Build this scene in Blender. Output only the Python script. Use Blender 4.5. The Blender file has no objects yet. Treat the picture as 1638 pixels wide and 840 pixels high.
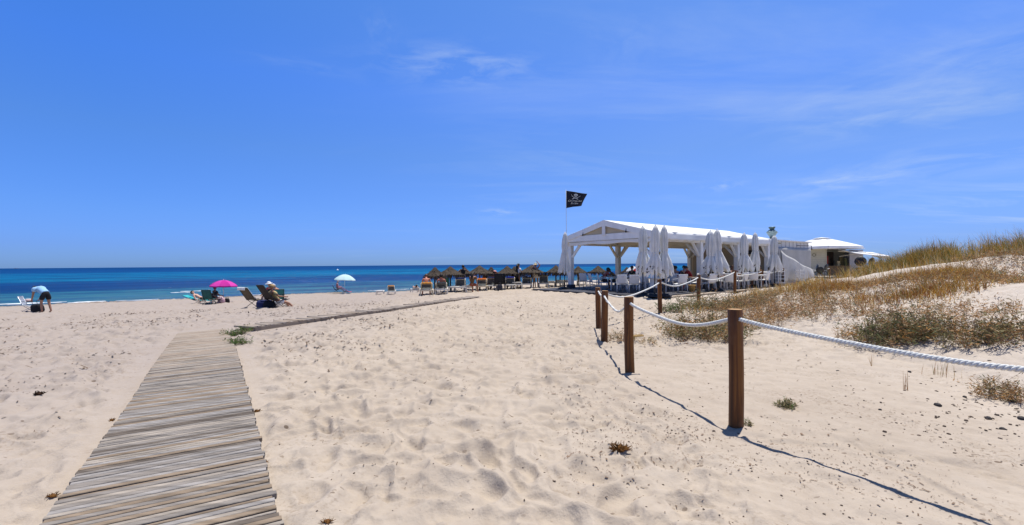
import bpy, bmesh, math, random
import numpy as np
from mathutils import Vector, Matrix, Euler
R = math.radians
rnd = random.Random(7)
sc = bpy.context.scene
col = sc.collection
pi = math.pi

# ------------------------------------------------------------------ camera
F_PX, CX, CY, W_PX = 690.0, 819.0, 420.0, 1638.0
EYE = Vector((0, 0, 1.6))
cam_d = bpy.data.cameras.new('camera'); cam = bpy.data.objects.new('camera', cam_d); col.objects.link(cam)
cam_d.sensor_width = 36; cam_d.lens = 36 * F_PX / W_PX; cam_d.clip_start = .05; cam_d.clip_end = 30000
PITCH, ROLL = R(.25), R(-.44)
mrot = Euler((pi/2 + PITCH, 0, 0)).to_matrix() @ Euler((0, 0, ROLL)).to_matrix()
cam.matrix_world = Matrix.Translation(EYE) @ mrot.to_4x4()
sc.camera = cam
def ray(px, py):
    return (mrot @ Vector(((px - CX)/F_PX, (CY - py)/F_PX, -1))).normalized()

# ------------------------------------------------------------------ terrain height (smooth part)
def sst(a, b, x):
    t = np.clip((x - a)/(b - a), 0, 1); return t*t*(3 - 2*t)
SEA_Z = -1.45
def hterr(X, Y):
    X = np.asarray(X, float); Y = np.asarray(Y, float)
    s = -.563*X + .826*Y
    s = s - 6*sst(-9, -1, X) + 2.8*sst(-8.5, -11, X)*(1 - sst(-17, -21, X))                  # the berm reaches further out by the restaurant
    z = np.interp(s, [-1e4, 15, 24, 30, 40, 52, 60, 120, 1e5], [0, 0, -.17, -.58, -1.05, -1.45, -1.9, -6, -6])
    d = (X - 4.6)*.764 - (Y - 13.5)*.645
    s1 = np.minimum(np.clip((X - 6.3)/10.7, 0, 1.25)**.8, .86 + .1*sst(14, 24, X))
    dune = 1.80*s1*sst(-.2, 4.2, d)*(1 - .56*sst(14.3, 17.6, Y))
    dune = dune + 1.0*sst(17.0, 23.5, X)*np.exp(-((Y - 21)/3.4)**2)
    dune = dune*(1 - .93*sst(22, 30, Y))
    dune = dune*(1 + .10*np.sin(X*1.3 + .6*Y) + .07*np.sin(1.9*Y - .7*X))
    return z + dune
def H(x, y): return float(hterr(x, y))
def hit(px, py, dz=0.0):
    """ground point seen at a pixel (dz: height of the sheet over the sand)"""
    d = ray(px, py); t = 1.0
    prev = t
    while t < 400:
        p = EYE + d*t
        if p.z < H(p.x, p.y) + dz:
            a, b = prev, t
            for _ in range(30):
                m = (a + b)/2; q = EYE + d*m
                if q.z < H(q.x, q.y) + dz: b = m
                else: a = m
            q = EYE + d*b
            return Vector((q.x, q.y, H(q.x, q.y) + dz))
        prev = t; t *= 1.01
    return EYE + d*60
def at_depth(px, py, Y):
    d = ray(px, py); return EYE + d*(Y/d.y)

# ------------------------------------------------------------------ numpy noise
def _h(ix, iy, seed):
    n = (ix.astype(np.int64)*374761393 + iy.astype(np.int64)*668265263 + seed*974634777) & 0x7fffffff
    n = ((n ^ (n >> 13))*1274126177) & 0x7fffffff
    return ((n ^ (n >> 16)) & 0xffff)/65535.0
def vnoise(x, y, seed=0):
    ix, iy = np.floor(x), np.floor(y); fx, fy = x - ix, y - iy
    fx = fx*fx*(3 - 2*fx); fy = fy*fy*(3 - 2*fy)
    a, b, c, d = _h(ix, iy, seed), _h(ix+1, iy, seed), _h(ix, iy+1, seed), _h(ix+1, iy+1, seed)
    return (a*(1-fx) + b*fx)*(1-fy) + (c*(1-fx) + d*fx)*fy - .5
def fbm(x, y, oc=4, seed=0):
    r = 0; a = 1.0
    for i in range(oc):
        r = r + a*vnoise(x*2**i + 17.3*i, y*2**i - 9.1*i, seed + i); a *= .5
    return r
def dimples(x, y, cell, seed):
    """trampled sand: soft bowls with rims"""
    gx, gy = x/cell, y/cell
    ix, iy = np.floor(gx), np.floor(gy)
    out = np.zeros_like(x)
    for dx in (-1, 0, 1):
        for dy in (-1, 0, 1):
            cx, cy = ix + dx, iy + dy
            px = cx + _h(cx, cy, seed); py = cy + _h(cx, cy, seed+1)
            am = _h(cx, cy, seed+2)**1.5
            an = _h(cx, cy, seed+3)*pi
            ux, uy = gx - px, gy - py
            a = ux*np.cos(an) + uy*np.sin(an); b = -ux*np.sin(an) + uy*np.cos(an)
            r2 = (a/.62)**2 + (b/.36)**2
            out += am*(-np.exp(-(r2*1.2)**2.6) + .45*np.exp(-(np.sqrt(r2) - 1.16)**2*14))
    return out

def cells(x, y, cell, seed):
    """bowls that meet in ridges: sand trodden all over"""
    gx, gy = x/cell, y/cell; ix, iy = np.floor(gx), np.floor(gy); f1 = np.full(x.shape, 9.0); am = np.ones_like(x)
    for dx in (-1, 0, 1):
        for dy in (-1, 0, 1):
            cx, cy = ix + dx, iy + dy; ux = gx - cx - _h(cx, cy, seed); uy = gy - cy - _h(cx, cy, seed+1)
            d = ux*ux*.8 + uy*uy*1.25; k = d < f1; f1 = np.where(k, d, f1); am = np.where(k, _h(cx, cy, seed+2), am)
    return np.minimum(f1, .8) - .16
# ------------------------------------------------------------------ materials
def lin(c):
    if isinstance(c, str):
        c = c.lstrip('#'); c = [int(c[i:i+2], 16)/255 for i in (0, 2, 4)]
        c = [x/12.92 if x <= .04045 else ((x + .055)/1.055)**2.4 for x in c]
    return (c[0], c[1], c[2])
class NT:
    def __init__(s, m):
        m.use_nodes = True; s.t = m.node_tree; s.t.nodes.clear()
    def n(s, typ, **kw):
        nd = s.t.nodes.new(typ)
        for k, v in kw.items():
            if k.startswith('i_'):
                nd.inputs[k[2:].replace('_', ' ')].default_value = v
            else: setattr(nd, k, v)
        return nd
    def l(s, a, b): s.t.links.new(a, b)
    def ramp(s, fac, stops, interp='LINEAR'):
        r = s.n('ShaderNodeValToRGB'); r.color_ramp.interpolation = interp
        e = r.color_ramp.elements
        while len(e) < len(stops): e.new(.5)
        for el, (p, c) in zip(e, stops):
            el.position = p; el.color = (*c, 1) if len(c) == 3 else c
        s.l(fac, r.inputs[0]); return r
    def noise(s, vec, scale, detail=4, rough=.55, dist=0):
        nz = s.n('ShaderNodeTexNoise'); nz.inputs['Scale'].default_value = scale
        nz.inputs['Detail'].default_value = detail; nz.inputs['Roughness'].default_value = rough
        nz.inputs['Distortion'].default_value = dist
        if vec is not None: s.l(vec, nz.inputs['Vector'])
        return nz
    def mix(s, fac, a, b, blend='MIX'):
        m = s.n('ShaderNodeMix', data_type='RGBA', blend_type=blend)
        for v, i in ((fac, 0), (a, 6), (b, 7)):
            if hasattr(v, 'is_output'): s.l(v, m.inputs[i])
            else: m.inputs[i].default_value = v if i == 0 else ((*v, 1) if len(v) == 3 else v)
        return m.outputs[2]
    def math(s, op, a, b=0.0, clamp=False):
        m = s.n('ShaderNodeMath', operation=op, use_clamp=clamp)
        for v, i in ((a, 0), (b, 1)):
            if hasattr(v, 'is_output'): s.l(v, m.inputs[i])
            else: m.inputs[i].default_value = v
        return m.outputs[0]
MATS = {}
def mat(name, c, rough=.6, var=.18, scale=6, bump=0.0, spec=.3, metal=0, trans=0.0, stretch=None, bscale=None):
    if name in MATS: return MATS[name]
    m = bpy.data.materials.new(name); t = NT(m); c = lin(c)
    b = t.n('ShaderNodeBsdfPrincipled'); o = t.n('ShaderNodeOutputMaterial')
    tc = t.n('ShaderNodeTexCoord'); v = tc.outputs['Object']
    if stretch:
        mp = t.n('ShaderNodeMapping'); mp.inputs['Scale'].default_value = stretch; t.l(v, mp.inputs[0]); v = mp.outputs[0]
    nz = t.noise(v, scale, 5)
    r = t.ramp(nz.outputs[0], [(.3, [x*(1-var) for x in c]), (.7, [min(1, x*(1+var)) for x in c])])
    t.l(r.outputs[0], b.inputs['Base Color'])
    b.inputs['Roughness'].default_value = rough; b.inputs['Metallic'].default_value = metal
    b.inputs['Specular IOR Level'].default_value = spec
    if bump:
        n2 = t.noise(v, bscale or scale*4, 4); bp = t.n('ShaderNodeBump', i_Strength=1.0, i_Distance=bump)
        t.l(n2.outputs[0], bp.inputs['Height']); t.l(bp.outputs[0], b.inputs['Normal'])
    if trans:
        tr = t.n('ShaderNodeBsdfTranslucent'); t.l(r.outputs[0], tr.inputs[0])
        mx = t.n('ShaderNodeMixShader', i_Fac=trans); t.l(b.outputs[0], mx.inputs[1]); t.l(tr.outputs[0], mx.inputs[2])
        t.l(mx.outputs[0], o.inputs[0])
    else: t.l(b.outputs[0], o.inputs[0])
    MATS[name] = m; return m

# ------------------------------------------------------------------ mesh builder
class MB:
    def __init__(s): s.v = []; s.f = []; s.mi = []; s.m = 0
    def add(s, vs, fs):
        k = len(s.v); s.v += [tuple(v) for v in vs]
        for f in fs: s.f.append(tuple(k + i for i in f)); s.mi.append(s.m)
        return s
    def box(s, c, size, rot=None, taper=1.0):
        x, y, z = size[0]/2, size[1]/2, size[2]/2; c = Vector(c)
        vs = [Vector((sx*x*(taper if sz > 0 else 1), sy*y*(taper if sz > 0 else 1), sz*z)) for sz in (-1, 1) for sy in (-1, 1) for sx in (-1, 1)]
        if rot is not None:
            M = rot if isinstance(rot, Matrix) else Euler(rot).to_matrix(); vs = [M @ v for v in vs]
        return s.add([v + c for v in vs], [(0,2,3,1),(4,5,7,6),(0,1,5,4),(2,6,7,3),(0,4,6,2),(1,3,7,5)])
    def beam(s, a, b, w, h, up=(0, 0, 1)):
        a, b = Vector(a), Vector(b); d = (b - a); L = d.length; y = d.normalized(); u = Vector(up)
        x = y.cross(u)
        if x.length < 1e-4: x = y.cross(Vector((1, 0, 0)))
        x.normalize(); z = x.cross(y); M = Matrix((x, y, z)).transposed()
        return s.box((a + b)/2, (w, L, h), M)
    def tube(s, pts, rad, n=8, cap=True, flat=1.0):
        pts = [Vector(p) for p in pts]
        rad = rad if hasattr(rad, '__len__') else [rad]*len(pts)
        rings = []; px = None
        for i, p in enumerate(pts):
            t = (pts[min(i+1, len(pts)-1)] - pts[max(i-1, 0)])
            t = t.normalized() if t.length > 1e-9 else Vector((0, 0, 1))
            if px is None:
                px = t.cross(Vector((0, 0, 1)))
                if px.length < 1e-3: px = Vector((1, 0, 0))
            px = (px - t*px.dot(t)); px = px.normalized() if px.length > 1e-6 else Vector((1, 0, 0))
            q = t.cross(px)
            rings.append([p + (px*math.cos(2*pi*k/n) + q*math.sin(2*pi*k/n)*flat)*rad[i] for k in range(n)])
        vs = [v for r in rings for v in r]; fs = []
        for i in range(len(pts)-1):
            for k in range(n):
                fs.append((i*n+k, i*n+(k+1) % n, (i+1)*n+(k+1) % n, (i+1)*n+k))
        if cap:
            fs.append(tuple(range(n-1, -1, -1))); fs.append(tuple((len(pts)-1)*n + k for k in range(n)))
        return s.add(vs, fs)
    def lathe(s, prof, n=20, c=(0, 0, 0), fn=None):
        c = Vector(c); vs = []; fs = []
        for i, (r, z) in enumerate(prof):
            for k in range(n):
                a = 2*pi*k/n; rr, zz = (r, z) if fn is None else fn(r, z, a, i)
                vs.append(c + Vector((rr*math.cos(a), rr*math.sin(a), zz)))
        for i in range(len(prof)-1):
            for k in range(n): fs.append((i*n+k, i*n+(k+1) % n, (i+1)*n+(k+1) % n, (i+1)*n+k))
        return s.add(vs, fs)
    def grid(s, fn, nu, nv, thick=0):
        """sheet through fn(u,v); thick gives it a back side"""
        P = [[Vector(fn(i/nu, j/nv)) for j in range(nv+1)] for i in range(nu+1)]
        q = lambda i, j: i*(nv+1) + j
        vs = [p for r in P for p in r]
        fs = [(q(i, j), q(i+1, j), q(i+1, j+1), q(i, j+1)) for i in range(nu) for j in range(nv)]
        if thick:
            N = []
            for i in range(nu+1):
                for j in range(nv+1):
                    a = P[min(i+1, nu)][j] - P[max(i-1, 0)][j]; b = P[i][min(j+1, nv)] - P[i][max(j-1, 0)]
                    nn = a.cross(b); N.append(nn.normalized() if nn.length > 1e-9 else Vector((0, 0, 1)))
            k = len(vs); vs = vs + [v - n*thick for v, n in zip(vs, N)]
            fs = fs + [tuple(k + i for i in reversed(f)) for f in fs]
            edge = [(i, 0) for i in range(nu+1)] + [(nu, j) for j in range(1, nv+1)] + [(i, nv) for i in range(nu-1, -1, -1)] + [(0, j) for j in range(nv-1, 0, -1)]
            for e in range(len(edge)):
                a, b = q(*edge[e]), q(*edge[(e+1) % len(edge)]); fs.append((b, a, k+a, k+b))
        return s.add(vs, fs)
    def blob(s, c, r, n=10, m=6, rot=None, jit=0.0, rg=None):
        c = Vector(c); r = Vector(r) if hasattr(r, '__len__') else Vector((r, r, r)); vs = []; rg = rg or rnd
        M = Euler(rot).to_matrix() if rot is not None else None
        for i in range(m+1):
            th = pi*i/m
            for k in range(n):
                a = 2*pi*k/n; j = 1 + jit*(rg.random()-.5)*2 if 0 < i < m else 1
                v = Vector((r.x*math.sin(th)*math.cos(a)*j, r.y*math.sin(th)*math.sin(a)*j, r.z*math.cos(th)*j))
                vs.append(c + (M @ v if M else v))
        fs = [(i*n+k, (i+1)*n+k, (i+1)*n+(k+1) % n, i*n+(k+1) % n) for i in range(m) for k in range(n)]
        return s.add(vs, fs)
    def build(s, name, mats, parent=None, smooth=False, bevel=0.0):
        me = bpy.data.meshes.new(name)
        me.from_pydata(s.v, [], s.f)
        for m in (mats if isinstance(mats, (list, tuple)) else [mats]): me.materials.append(m)
        if len(me.materials) > 1: me.polygons.foreach_set('material_index', s.mi)
        if smooth: me.polygons.foreach_set('use_smooth', [True]*len(me.polygons))
        if bevel:
            bm = bmesh.new(); bm.from_mesh(me)
            bmesh.ops.bevel(bm, geom=list(bm.edges), offset=bevel, segments=1, affect='EDGES', clamp_overlap=True)
            bm.to_mesh(me); bm.free()
        me.update()
        o = bpy.data.objects.new(name, me); col.objects.link(o)
        if parent is not None: o.parent = parent
        return o
def tag(o, label, cat, group=None, kind=None):
    o['label'] = label; o['category'] = cat
    if group: o['group'] = group
    if kind: o['kind'] = kind
    return o
def thing(name, label, cat, loc=(0, 0, 0), rz=0.0, group=None):
    o = bpy.data.objects.new(name, None); col.objects.link(o); o.empty_display_size = .1
    o.location = loc; o.rotation_euler = (0, 0, rz); return tag(o, label, cat, group)
def kids(o): return [c for c in bpy.data.objects if c.parent is o]
def dup(root, label, loc, rz, scale=None):
    def cp(o, par):
        c = o.copy(); col.objects.link(c)
        if par is not None: c.parent = par
        for ch in KIDS(o): cp(ch, c)
        return c
    c = cp(root, None); c.location = loc; c.rotation_euler = (0, 0, rz); c['label'] = label
    if scale: c.scale = (scale,)*3
    return c
def KIDS(o): return list(o.children)
def mesh_np(name, V, Fq, mats, midx=None, smooth=True, parent=None):
    me = bpy.data.meshes.new(name); V = np.asarray(V, np.float32); Fq = np.asarray(Fq, np.int32); k = Fq.shape[1]
    me.vertices.add(len(V)); me.vertices.foreach_set('co', V.ravel())
    me.loops.add(Fq.size); me.loops.foreach_set('vertex_index', Fq.ravel())
    me.polygons.add(len(Fq)); me.polygons.foreach_set('loop_start', np.arange(len(Fq), dtype=np.int32)*k)
    try: me.polygons.foreach_set('loop_total', np.full(len(Fq), k, np.int32))
    except Exception: pass
    for m in (mats if isinstance(mats, (list, tuple)) else [mats]): me.materials.append(m)
    if midx is not None: me.polygons.foreach_set('material_index', np.asarray(midx, np.int32))
    if smooth: me.polygons.foreach_set('use_smooth', np.ones(len(Fq), bool))
    me.update(calc_edges=True); me.validate()
    o = bpy.data.objects.new(name, me); col.objects.link(o)
    if parent is not None: o.parent = parent
    return o
# ------------------------------------------------------------------ light, sky
SUN_EL, SUN_AZ = R(76), math.atan2(.62, .78)          # azimuth of the sun from +Y towards +X
sun_dir = Vector((math.sin(SUN_AZ)*math.cos(SUN_EL), math.cos(SUN_AZ)*math.cos(SUN_EL), math.sin(SUN_EL)))
sd = bpy.data.lights.new('sun', 'SUN'); sd.energy = 5.0; sd.angle = R(.5); sd.color = (1, .955, .89)
so = bpy.data.objects.new('sun', sd); col.objects.link(so)
so.rotation_euler = (-sun_dir).to_track_quat('-Z', 'Y').to_euler(); so.location = (0, 0, 30)
w = bpy.data.worlds.new('World'); sc.world = w; t = NT(w)
sky = t.n('ShaderNodeTexSky', sky_type='NISHITA', sun_disc=False); sky.sun_elevation = SUN_EL; sky.sun_rotation = SUN_AZ
sky.altitude = 0; sky.air_density = 1.0; sky.dust_density = .25; sky.ozone_density = 3.0
tc = t.n('ShaderNodeTexCoord'); D = tc.outputs['Generated']
sep = t.n('ShaderNodeSeparateXYZ'); t.l(D, sep.inputs[0])
hs = t.n('ShaderNodeHueSaturation', i_Saturation=1.1, i_Value=1.0); t.l(sky.outputs[0], hs.inputs['Color'])
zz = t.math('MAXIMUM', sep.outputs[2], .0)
tint = t.ramp(zz, [(0, (.30, .58, 1.50)), (.04, (.34, .59, 1.50)), (.10, (.42, .70, 1.46)), (.24, (.54, .87, 1.48)), (.36, (.54, .98, 1.78)), (.53, (.56, 1.10, 1.80)), (.70, (.26, .50, .78)), (1, (.16, .30, .46))])  # top stops darken the unseen sky overhead to cut its fill light
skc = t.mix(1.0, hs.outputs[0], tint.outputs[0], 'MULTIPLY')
# thin cirrus on a high plane: direction divided by its height
zc = t.math('ADD', zz, .09)
px_, py_ = t.math('DIVIDE', sep.outputs[0], zc), t.math('DIVIDE', sep.outputs[1], zc)
cmb = t.n('ShaderNodeCombineXYZ'); t.l(px_, cmb.inputs[0]); t.l(py_, cmb.inputs[1])
mp = t.n('ShaderNodeMapping'); mp.inputs['Rotation'].default_value = (0, 0, R(-22)); mp.inputs['Scale'].default_value = (.42, 1.5, 1); t.l(cmb.outputs[0], mp.inputs[0])
n1 = t.noise(mp.outputs[0], 1.1, 9, .62, .7); n2 = t.noise(cmb.outputs[0], .45, 3, .5)
wis = t.ramp(n1.outputs[0], [(.50, (0, 0, 0)), (.86, (1, 1, 1))])
area = t.ramp(n2.outputs[0], [(.42, (.12, .12, .12)), (.66, (1, 1, 1))])
right = t.math('MULTIPLY_ADD', sep.outputs[0], .75, True); right.node.inputs[2].default_value = .42
cf = t.math('MULTIPLY', t.math('MULTIPLY', wis.outputs[0], area.outputs[0]), right)
def patch(px, py, rad, sx, amp, sc_=3.0):
    """one wisp of its own around a direction of the sky"""
    d = ray(px, py)
    a = math.atan2(d.x, d.y)
    side = Vector((math.cos(a), -math.sin(a), 0)); up = side.cross(d); up.normalize()
    k = []
    for ax, sz in ((side, rad*sx), (up, rad)):
        dp = t.n('ShaderNodeVectorMath', operation='DOT_PRODUCT'); t.l(D, dp.inputs[0]); dp.inputs[1].default_value = ax
        e = t.math('SUBTRACT', dp.outputs['Value'], ax.dot(d)); k.append(t.math('DIVIDE', e, sz))
    q = t.math('ADD', t.math('MULTIPLY', k[0], k[0]), t.math('MULTIPLY', k[1], k[1]))
    g = t.math('POWER', 2.718, t.math('MULTIPLY', q, -1.0))
    c2 = t.n('ShaderNodeCombineXYZ'); t.l(k[0], c2.inputs[0]); t.l(k[1], c2.inputs[1]); c2.inputs[2].default_value = px*.37
    m2 = t.n('ShaderNodeMapping'); m2.inputs['Rotation'].default_value = (0, 0, R(16)); m2.inputs['Scale'].default_value = (1, .8, 1); t.l(c2.outputs[0], m2.inputs[0])
    nn = t.noise(m2.outputs[0], sc_*.45, 8, .6, .5)
    rr = t.ramp(nn.outputs[0], [(.42, (0, 0, 0)), (.75, (1, 1, 1))])
    return t.math('MULTIPLY', t.math('MULTIPLY', g, rr.outputs[0]), amp)
for a in ((735, 105, .035, 4.2, .55), (795, 340, .009, 5, .5), (1160, 297, .010, 3.6, .42), (610, 45, .03, 1, .12), (1000, 75, .05, 1.4, .10),
          (1350, 290, .014, 6, .50), (1250, 318, .018, 6, .34), (1500, 262, .03, 6, .36), (1420, 185, .03, 5, .36), (1610, 95, .05, 5, .40), (490, 105, .012, 7, .10)):
    cf = t.math('ADD', cf, patch(*a))
# right side and horizon: milky air
veil = t.math('MULTIPLY', t.math('ADD', sep.outputs[0], .66, True), .125)
cf = t.math('ADD', t.math('MULTIPLY', cf, .8), veil, True)
skc = t.mix(cf, skc, (6.2, 7.4, 9.0))
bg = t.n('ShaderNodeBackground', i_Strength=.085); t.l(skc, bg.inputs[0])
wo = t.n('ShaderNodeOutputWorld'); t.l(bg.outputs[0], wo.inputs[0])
vs_ = sc.view_settings; vs_.view_transform = 'Standard'; vs_.look = 'None'; vs_.exposure = .25; vs_.gamma = 1; vs_.use_curve_mapping = False
sc.cycles.max_bounces = 6; sc.cycles.diffuse_bounces = 3; sc.cycles.transparent_max_bounces = 6

# ------------------------------------------------------------------ boardwalk outlines (world, from their edges in the photograph)
LE = [hit(*p, .05) for p in ((62, 840), (120, 757), (170, 692), (205, 645), (240, 590), (262, 560), (285, 530))]
RE = [hit(*p, .05) for p in ((432, 768), (415, 695), (399, 632), (389, 597), (378, 557), (370, 540), (360, 523))]
LE.insert(0, LE[0] + (LE[0]-LE[1]).normalized()*2.2); RE.insert(0, RE[0] + (RE[0]-RE[1]).normalized()*2.2)
def along(P, n):
    d = [0]
    for i in range(len(P)-1): d.append(d[-1] + (P[i+1]-P[i]).length)
    q = np.linspace(0, d[-1], n)
    return np.stack([np.interp(q, d, [p[k] for p in P]) for k in range(3)], 1), d[-1]
A1 = hit(386, 526, .1); B1 = hit(768, 475.5, .0); B1.z = H(B1.x, B1.y) + .04; A1.z = H(A1.x, A1.y) + .1
A1 = A1 + (B1 - A1).normalized()*.35
CREASE = []
for P_ in (((1190, 700), (1265, 702), (1345, 712), (1450, 728), (1560, 748), (1637, 772)), ((1372, 706), (1430, 738), (1500, 772), (1560, 800), (1625, 842)), ((1420, 722), (1470, 726)), ((1500, 734), (1600, 752))):
    CREASE.append([tuple(hit(*p)[:2]) for p in P_])
# ------------------------------------------------------------------ sand: one sheet, polar rows so that it is finest near the viewer
def sand_detail(X, Y, dist):
    wx, wy = X + .16*fbm(X*2.6, Y*2.6, 3, 5), Y + .16*fbm(X*2.6+40, Y*2.6, 3, 9)
    duneq = sst(5.5, 8, X)
    path = sst(1.1, 2.0, X)*(1 - sst(6.5, 9, Y))               # packed sand to the right of the rope
    tr = (1 - .75*duneq)*(1 - .72*path)
    z = .050*fbm(X*.35, Y*.35, 3, 1)
    z = z + tr*(.038*dimples(wx, wy, .46, 11) + .034*dimples(wx+7.7, wy-2.1, .29, 71) + (.070*cells(wx, wy, .27, 31)*np.clip(.8 + 1.7*fbm(X*.8, Y*.8, 3, 91), .25, 1.4) + .075*cells(wx+3.3, wy, .17, 61)*np.clip(.8 + 2*fbm(X*1.3, Y*1.3, 3, 17), .1, 1.4)) + .012*fbm(X*4, Y*4, 3, 3))
    z = z + .10*duneq*fbm(X*.9, Y*.9, 4, 21) + .012*duneq*fbm(X*5, Y*5, 3, 77)
    # thin creases of the packed sand at the lower right
    for P_ in CREASE:
        dm = np.full(X.shape, 9.0)
        for (a0, a1), (b0, b1) in zip(P_[:-1], P_[1:]):
            dx, dy = b0-a0, b1-a1; uu = np.clip(((X-a0)*dx + (Y-a1)*dy)/(dx*dx+dy*dy), 0, 1); dm = np.minimum(dm, np.hypot(X-a0-uu*dx, Y-a1-uu*dy))
        z = z + .016*np.exp(-(dm/.018)**2) - .012*np.exp(-((dm-.05)/.05)**2)
    # wind ripples on the packed sand
    z = z + path*.006*np.sin((X*.75+Y*.9)*16 + 6*fbm(X*1.2, Y*1.2, 3, 8))
    return z
def poly_dist_mask(X, Y, P, Q, wid):
    """1 within the strip P->Q of half width wid, soft edge"""
    dx, dy = Q[0]-P[0], Q[1]-P[1]; L2 = dx*dx + dy*dy
    u = np.clip(((X-P[0])*dx + (Y-P[1])*dy)/L2, 0, 1)
    dd = np.hypot(X - P[0] - u*dx, Y - P[1] - u*dy)
    return 1 - sst(wid*.95, wid*1.25, dd)
def sand_full(X, Y):
    z = hterr(X, Y); dist = np.hypot(X, Y)
    det = sand_detail(X, Y, dist)
    mk = np.zeros_like(z)
    for i in range(len(LE)-1):
        a, b = (LE[i]+RE[i])/2, (LE[i+1]+RE[i+1])/2
        wd = ((LE[i]-RE[i]).length + (LE[i+1]-RE[i+1]).length)/4
        mk = np.maximum(mk, poly_dist_mask(X, Y, a, b, wd))
    n2_ = Vector((-(B1-A1).y, (B1-A1).x, 0)).normalized()*.40
    mk = np.maximum(mk, poly_dist_mask(X, Y, A1 + n2_, B1 + n2_, .62))
    z = z + det*(1-mk) - .012*mk
    # shallow plateau under the restaurant deck
    return z
nr, na = 980, 900
rr_ = np.concatenate([np.geomspace(.55, 60, nr-70, endpoint=False), np.geomspace(60, 6000, 70)])
aa_ = np.concatenate([np.linspace(-100, -62, 40, endpoint=False), np.linspace(-62, 62, na-80, endpoint=False), np.linspace(62, 140, 40)])
RR, AA = np.meshgrid(rr_, np.radians(aa_), indexing='ij')
SX, SY = RR*np.sin(AA), RR*np.cos(AA)
SZ = sand_full(SX, SY)
idx = np.arange(nr*na).reshape(nr, na)
Fq = np.stack([idx[:-1, :-1], idx[:-1, 1:], idx[1:, 1:], idx[1:, :-1]], -1).reshape(-1, 4)[:, ::-1]
def G(x, y): return float(sand_full(np.array([x], float), np.array([y], float))[0])

m = bpy.data.materials.new('sand'); t = NT(m)
b = t.n('ShaderNodeBsdfPrincipled', i_Roughness=.95); b.inputs['Specular IOR Level'].default_value = .12
geo = t.n('ShaderNodeNewGeometry'); P = geo.outputs['Position']; sp = t.n('ShaderNodeSeparateXYZ'); t.l(P, sp.inputs[0])
big = t.noise(P, .35, 4, .6); mid = t.noise(P, 2.2, 5, .6)
c = t.mix(t.ramp(big.outputs[0], [(.35, (0, 0, 0)), (.65, (1, 1, 1))]).outputs[0], (.388, .328, .266), (.434, .370, .300))
xl = t.n('ShaderNodeMapRange', i_From_Min=-2.5, i_From_Max=-6.5); t.l(sp.outputs[0], xl.inputs[0])
c = t.mix(xl.outputs[0], c, (.338, .290, .257))                       # greyer, pinker sand on the seaward side
xr = t.n('ShaderNodeMapRange', i_From_Min=4.5, i_From_Max=8.5); t.l(sp.outputs[0], xr.inputs[0])
c = t.mix(xr.outputs[0], c, (.510, .450, .385))                        # pale wind-blown sand of the dune
c = t.mix(t.ramp(mid.outputs[0], [(.36, (.20, .20, .20)), (.62, (0, 0, 0))]).outputs[0], c, (.28, .22, .16))
mo = t.noise(P, 11, 4, .6); c = t.mix(t.ramp(mo.outputs[0], [(.36, (.16, .16, .16)), (.60, (0, 0, 0))]).outputs[0], c, (.27, .21, .155))
# brown patches of trampled litter
pat = t.noise(P, .9, 5, .65); fin = t.noise(P, 28, 3, .6)
pm = t.math('MULTIPLY', t.ramp(pat.outputs[0], [(.50, (0, 0, 0)), (.68, (1, 1, 1))]).outputs[0], t.ramp(fin.outputs[0], [(.52, (0, 0, 0)), (.66, (1, 1, 1))]).outputs[0])
c = t.mix(t.math('MULTIPLY', pm, .75), c, (.20, .145, .10))
# dark crumbs
for scl, th, k in ((11, .055, .75), (21, .060, .65), (5.5, .042, .8)):
    vo = t.n('ShaderNodeTexVoronoi', feature='F1'); vo.inputs['Scale'].default_value = scl; vo.inputs['Randomness'].default_value = 1
    mpp = t.n('ShaderNodeMapping'); mpp.inputs['Scale'].default_value = (.7, 1.25, 1); t.l(P, mpp.inputs[0]); t.l(mpp.outputs[0], vo.inputs['Vector'])
    wn = t.noise(P, 1.6+scl*.03, 3, .6)
    keep = t.ramp(wn.outputs[0], [(.50, (0, 0, 0)), (.62, (1, 1, 1))])
    sel = t.n('ShaderNodeSeparateColor'); t.l(vo.outputs['Color'], sel.inputs[0])
    small = t.math('LESS_THAN', vo.outputs['Distance'], t.math('MULTIPLY', sel.outputs[0], th*4.5))
    kk = t.math('MULTIPLY', t.math('MULTIPLY', small, keep.outputs[0]), t.math('MULTIPLY', t.math('GREATER_THAN', sel.outputs[1], .55), k))
    c = t.mix(kk, c, (.10, .065, .04))
# damp band at the water's edge
sh = t.math('ADD', t.math('MULTIPLY', sp.outputs[2], 1.0), t.math('MULTIPLY', mid.outputs[0], .10))
wet = t.n('ShaderNodeMapRange', i_From_Min=-1.30, i_From_Max=-1.37); t.l(sh, wet.inputs[0])
c = t.mix(wet.outputs[0], c, (.20, .165, .13))
t.l(c, b.inputs['Base Color'])
nf = t.noise(P, 9, 6, .65); ng = t.noise(P, 45, 4, .6)
hh = t.math('ADD', t.math('MULTIPLY', nf.outputs[0], 1.0), t.math('MULTIPLY', ng.outputs[0], .38))
bp = t.n('ShaderNodeBump', i_Strength=1.0, i_Distance=.014); t.l(hh, bp.inputs['Height']); t.l(bp.outputs[0], b.inputs['Normal'])
o = t.n('ShaderNodeOutputMaterial'); t.l(b.outputs[0], o.inputs[0])
sand = mesh_np('sand', np.stack([SX, SY, SZ], -1).reshape(-1, 3), Fq, m)
tag(sand, 'pale trampled beach sand rising to a low dune on the right', 'sand', kind='structure')

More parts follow.
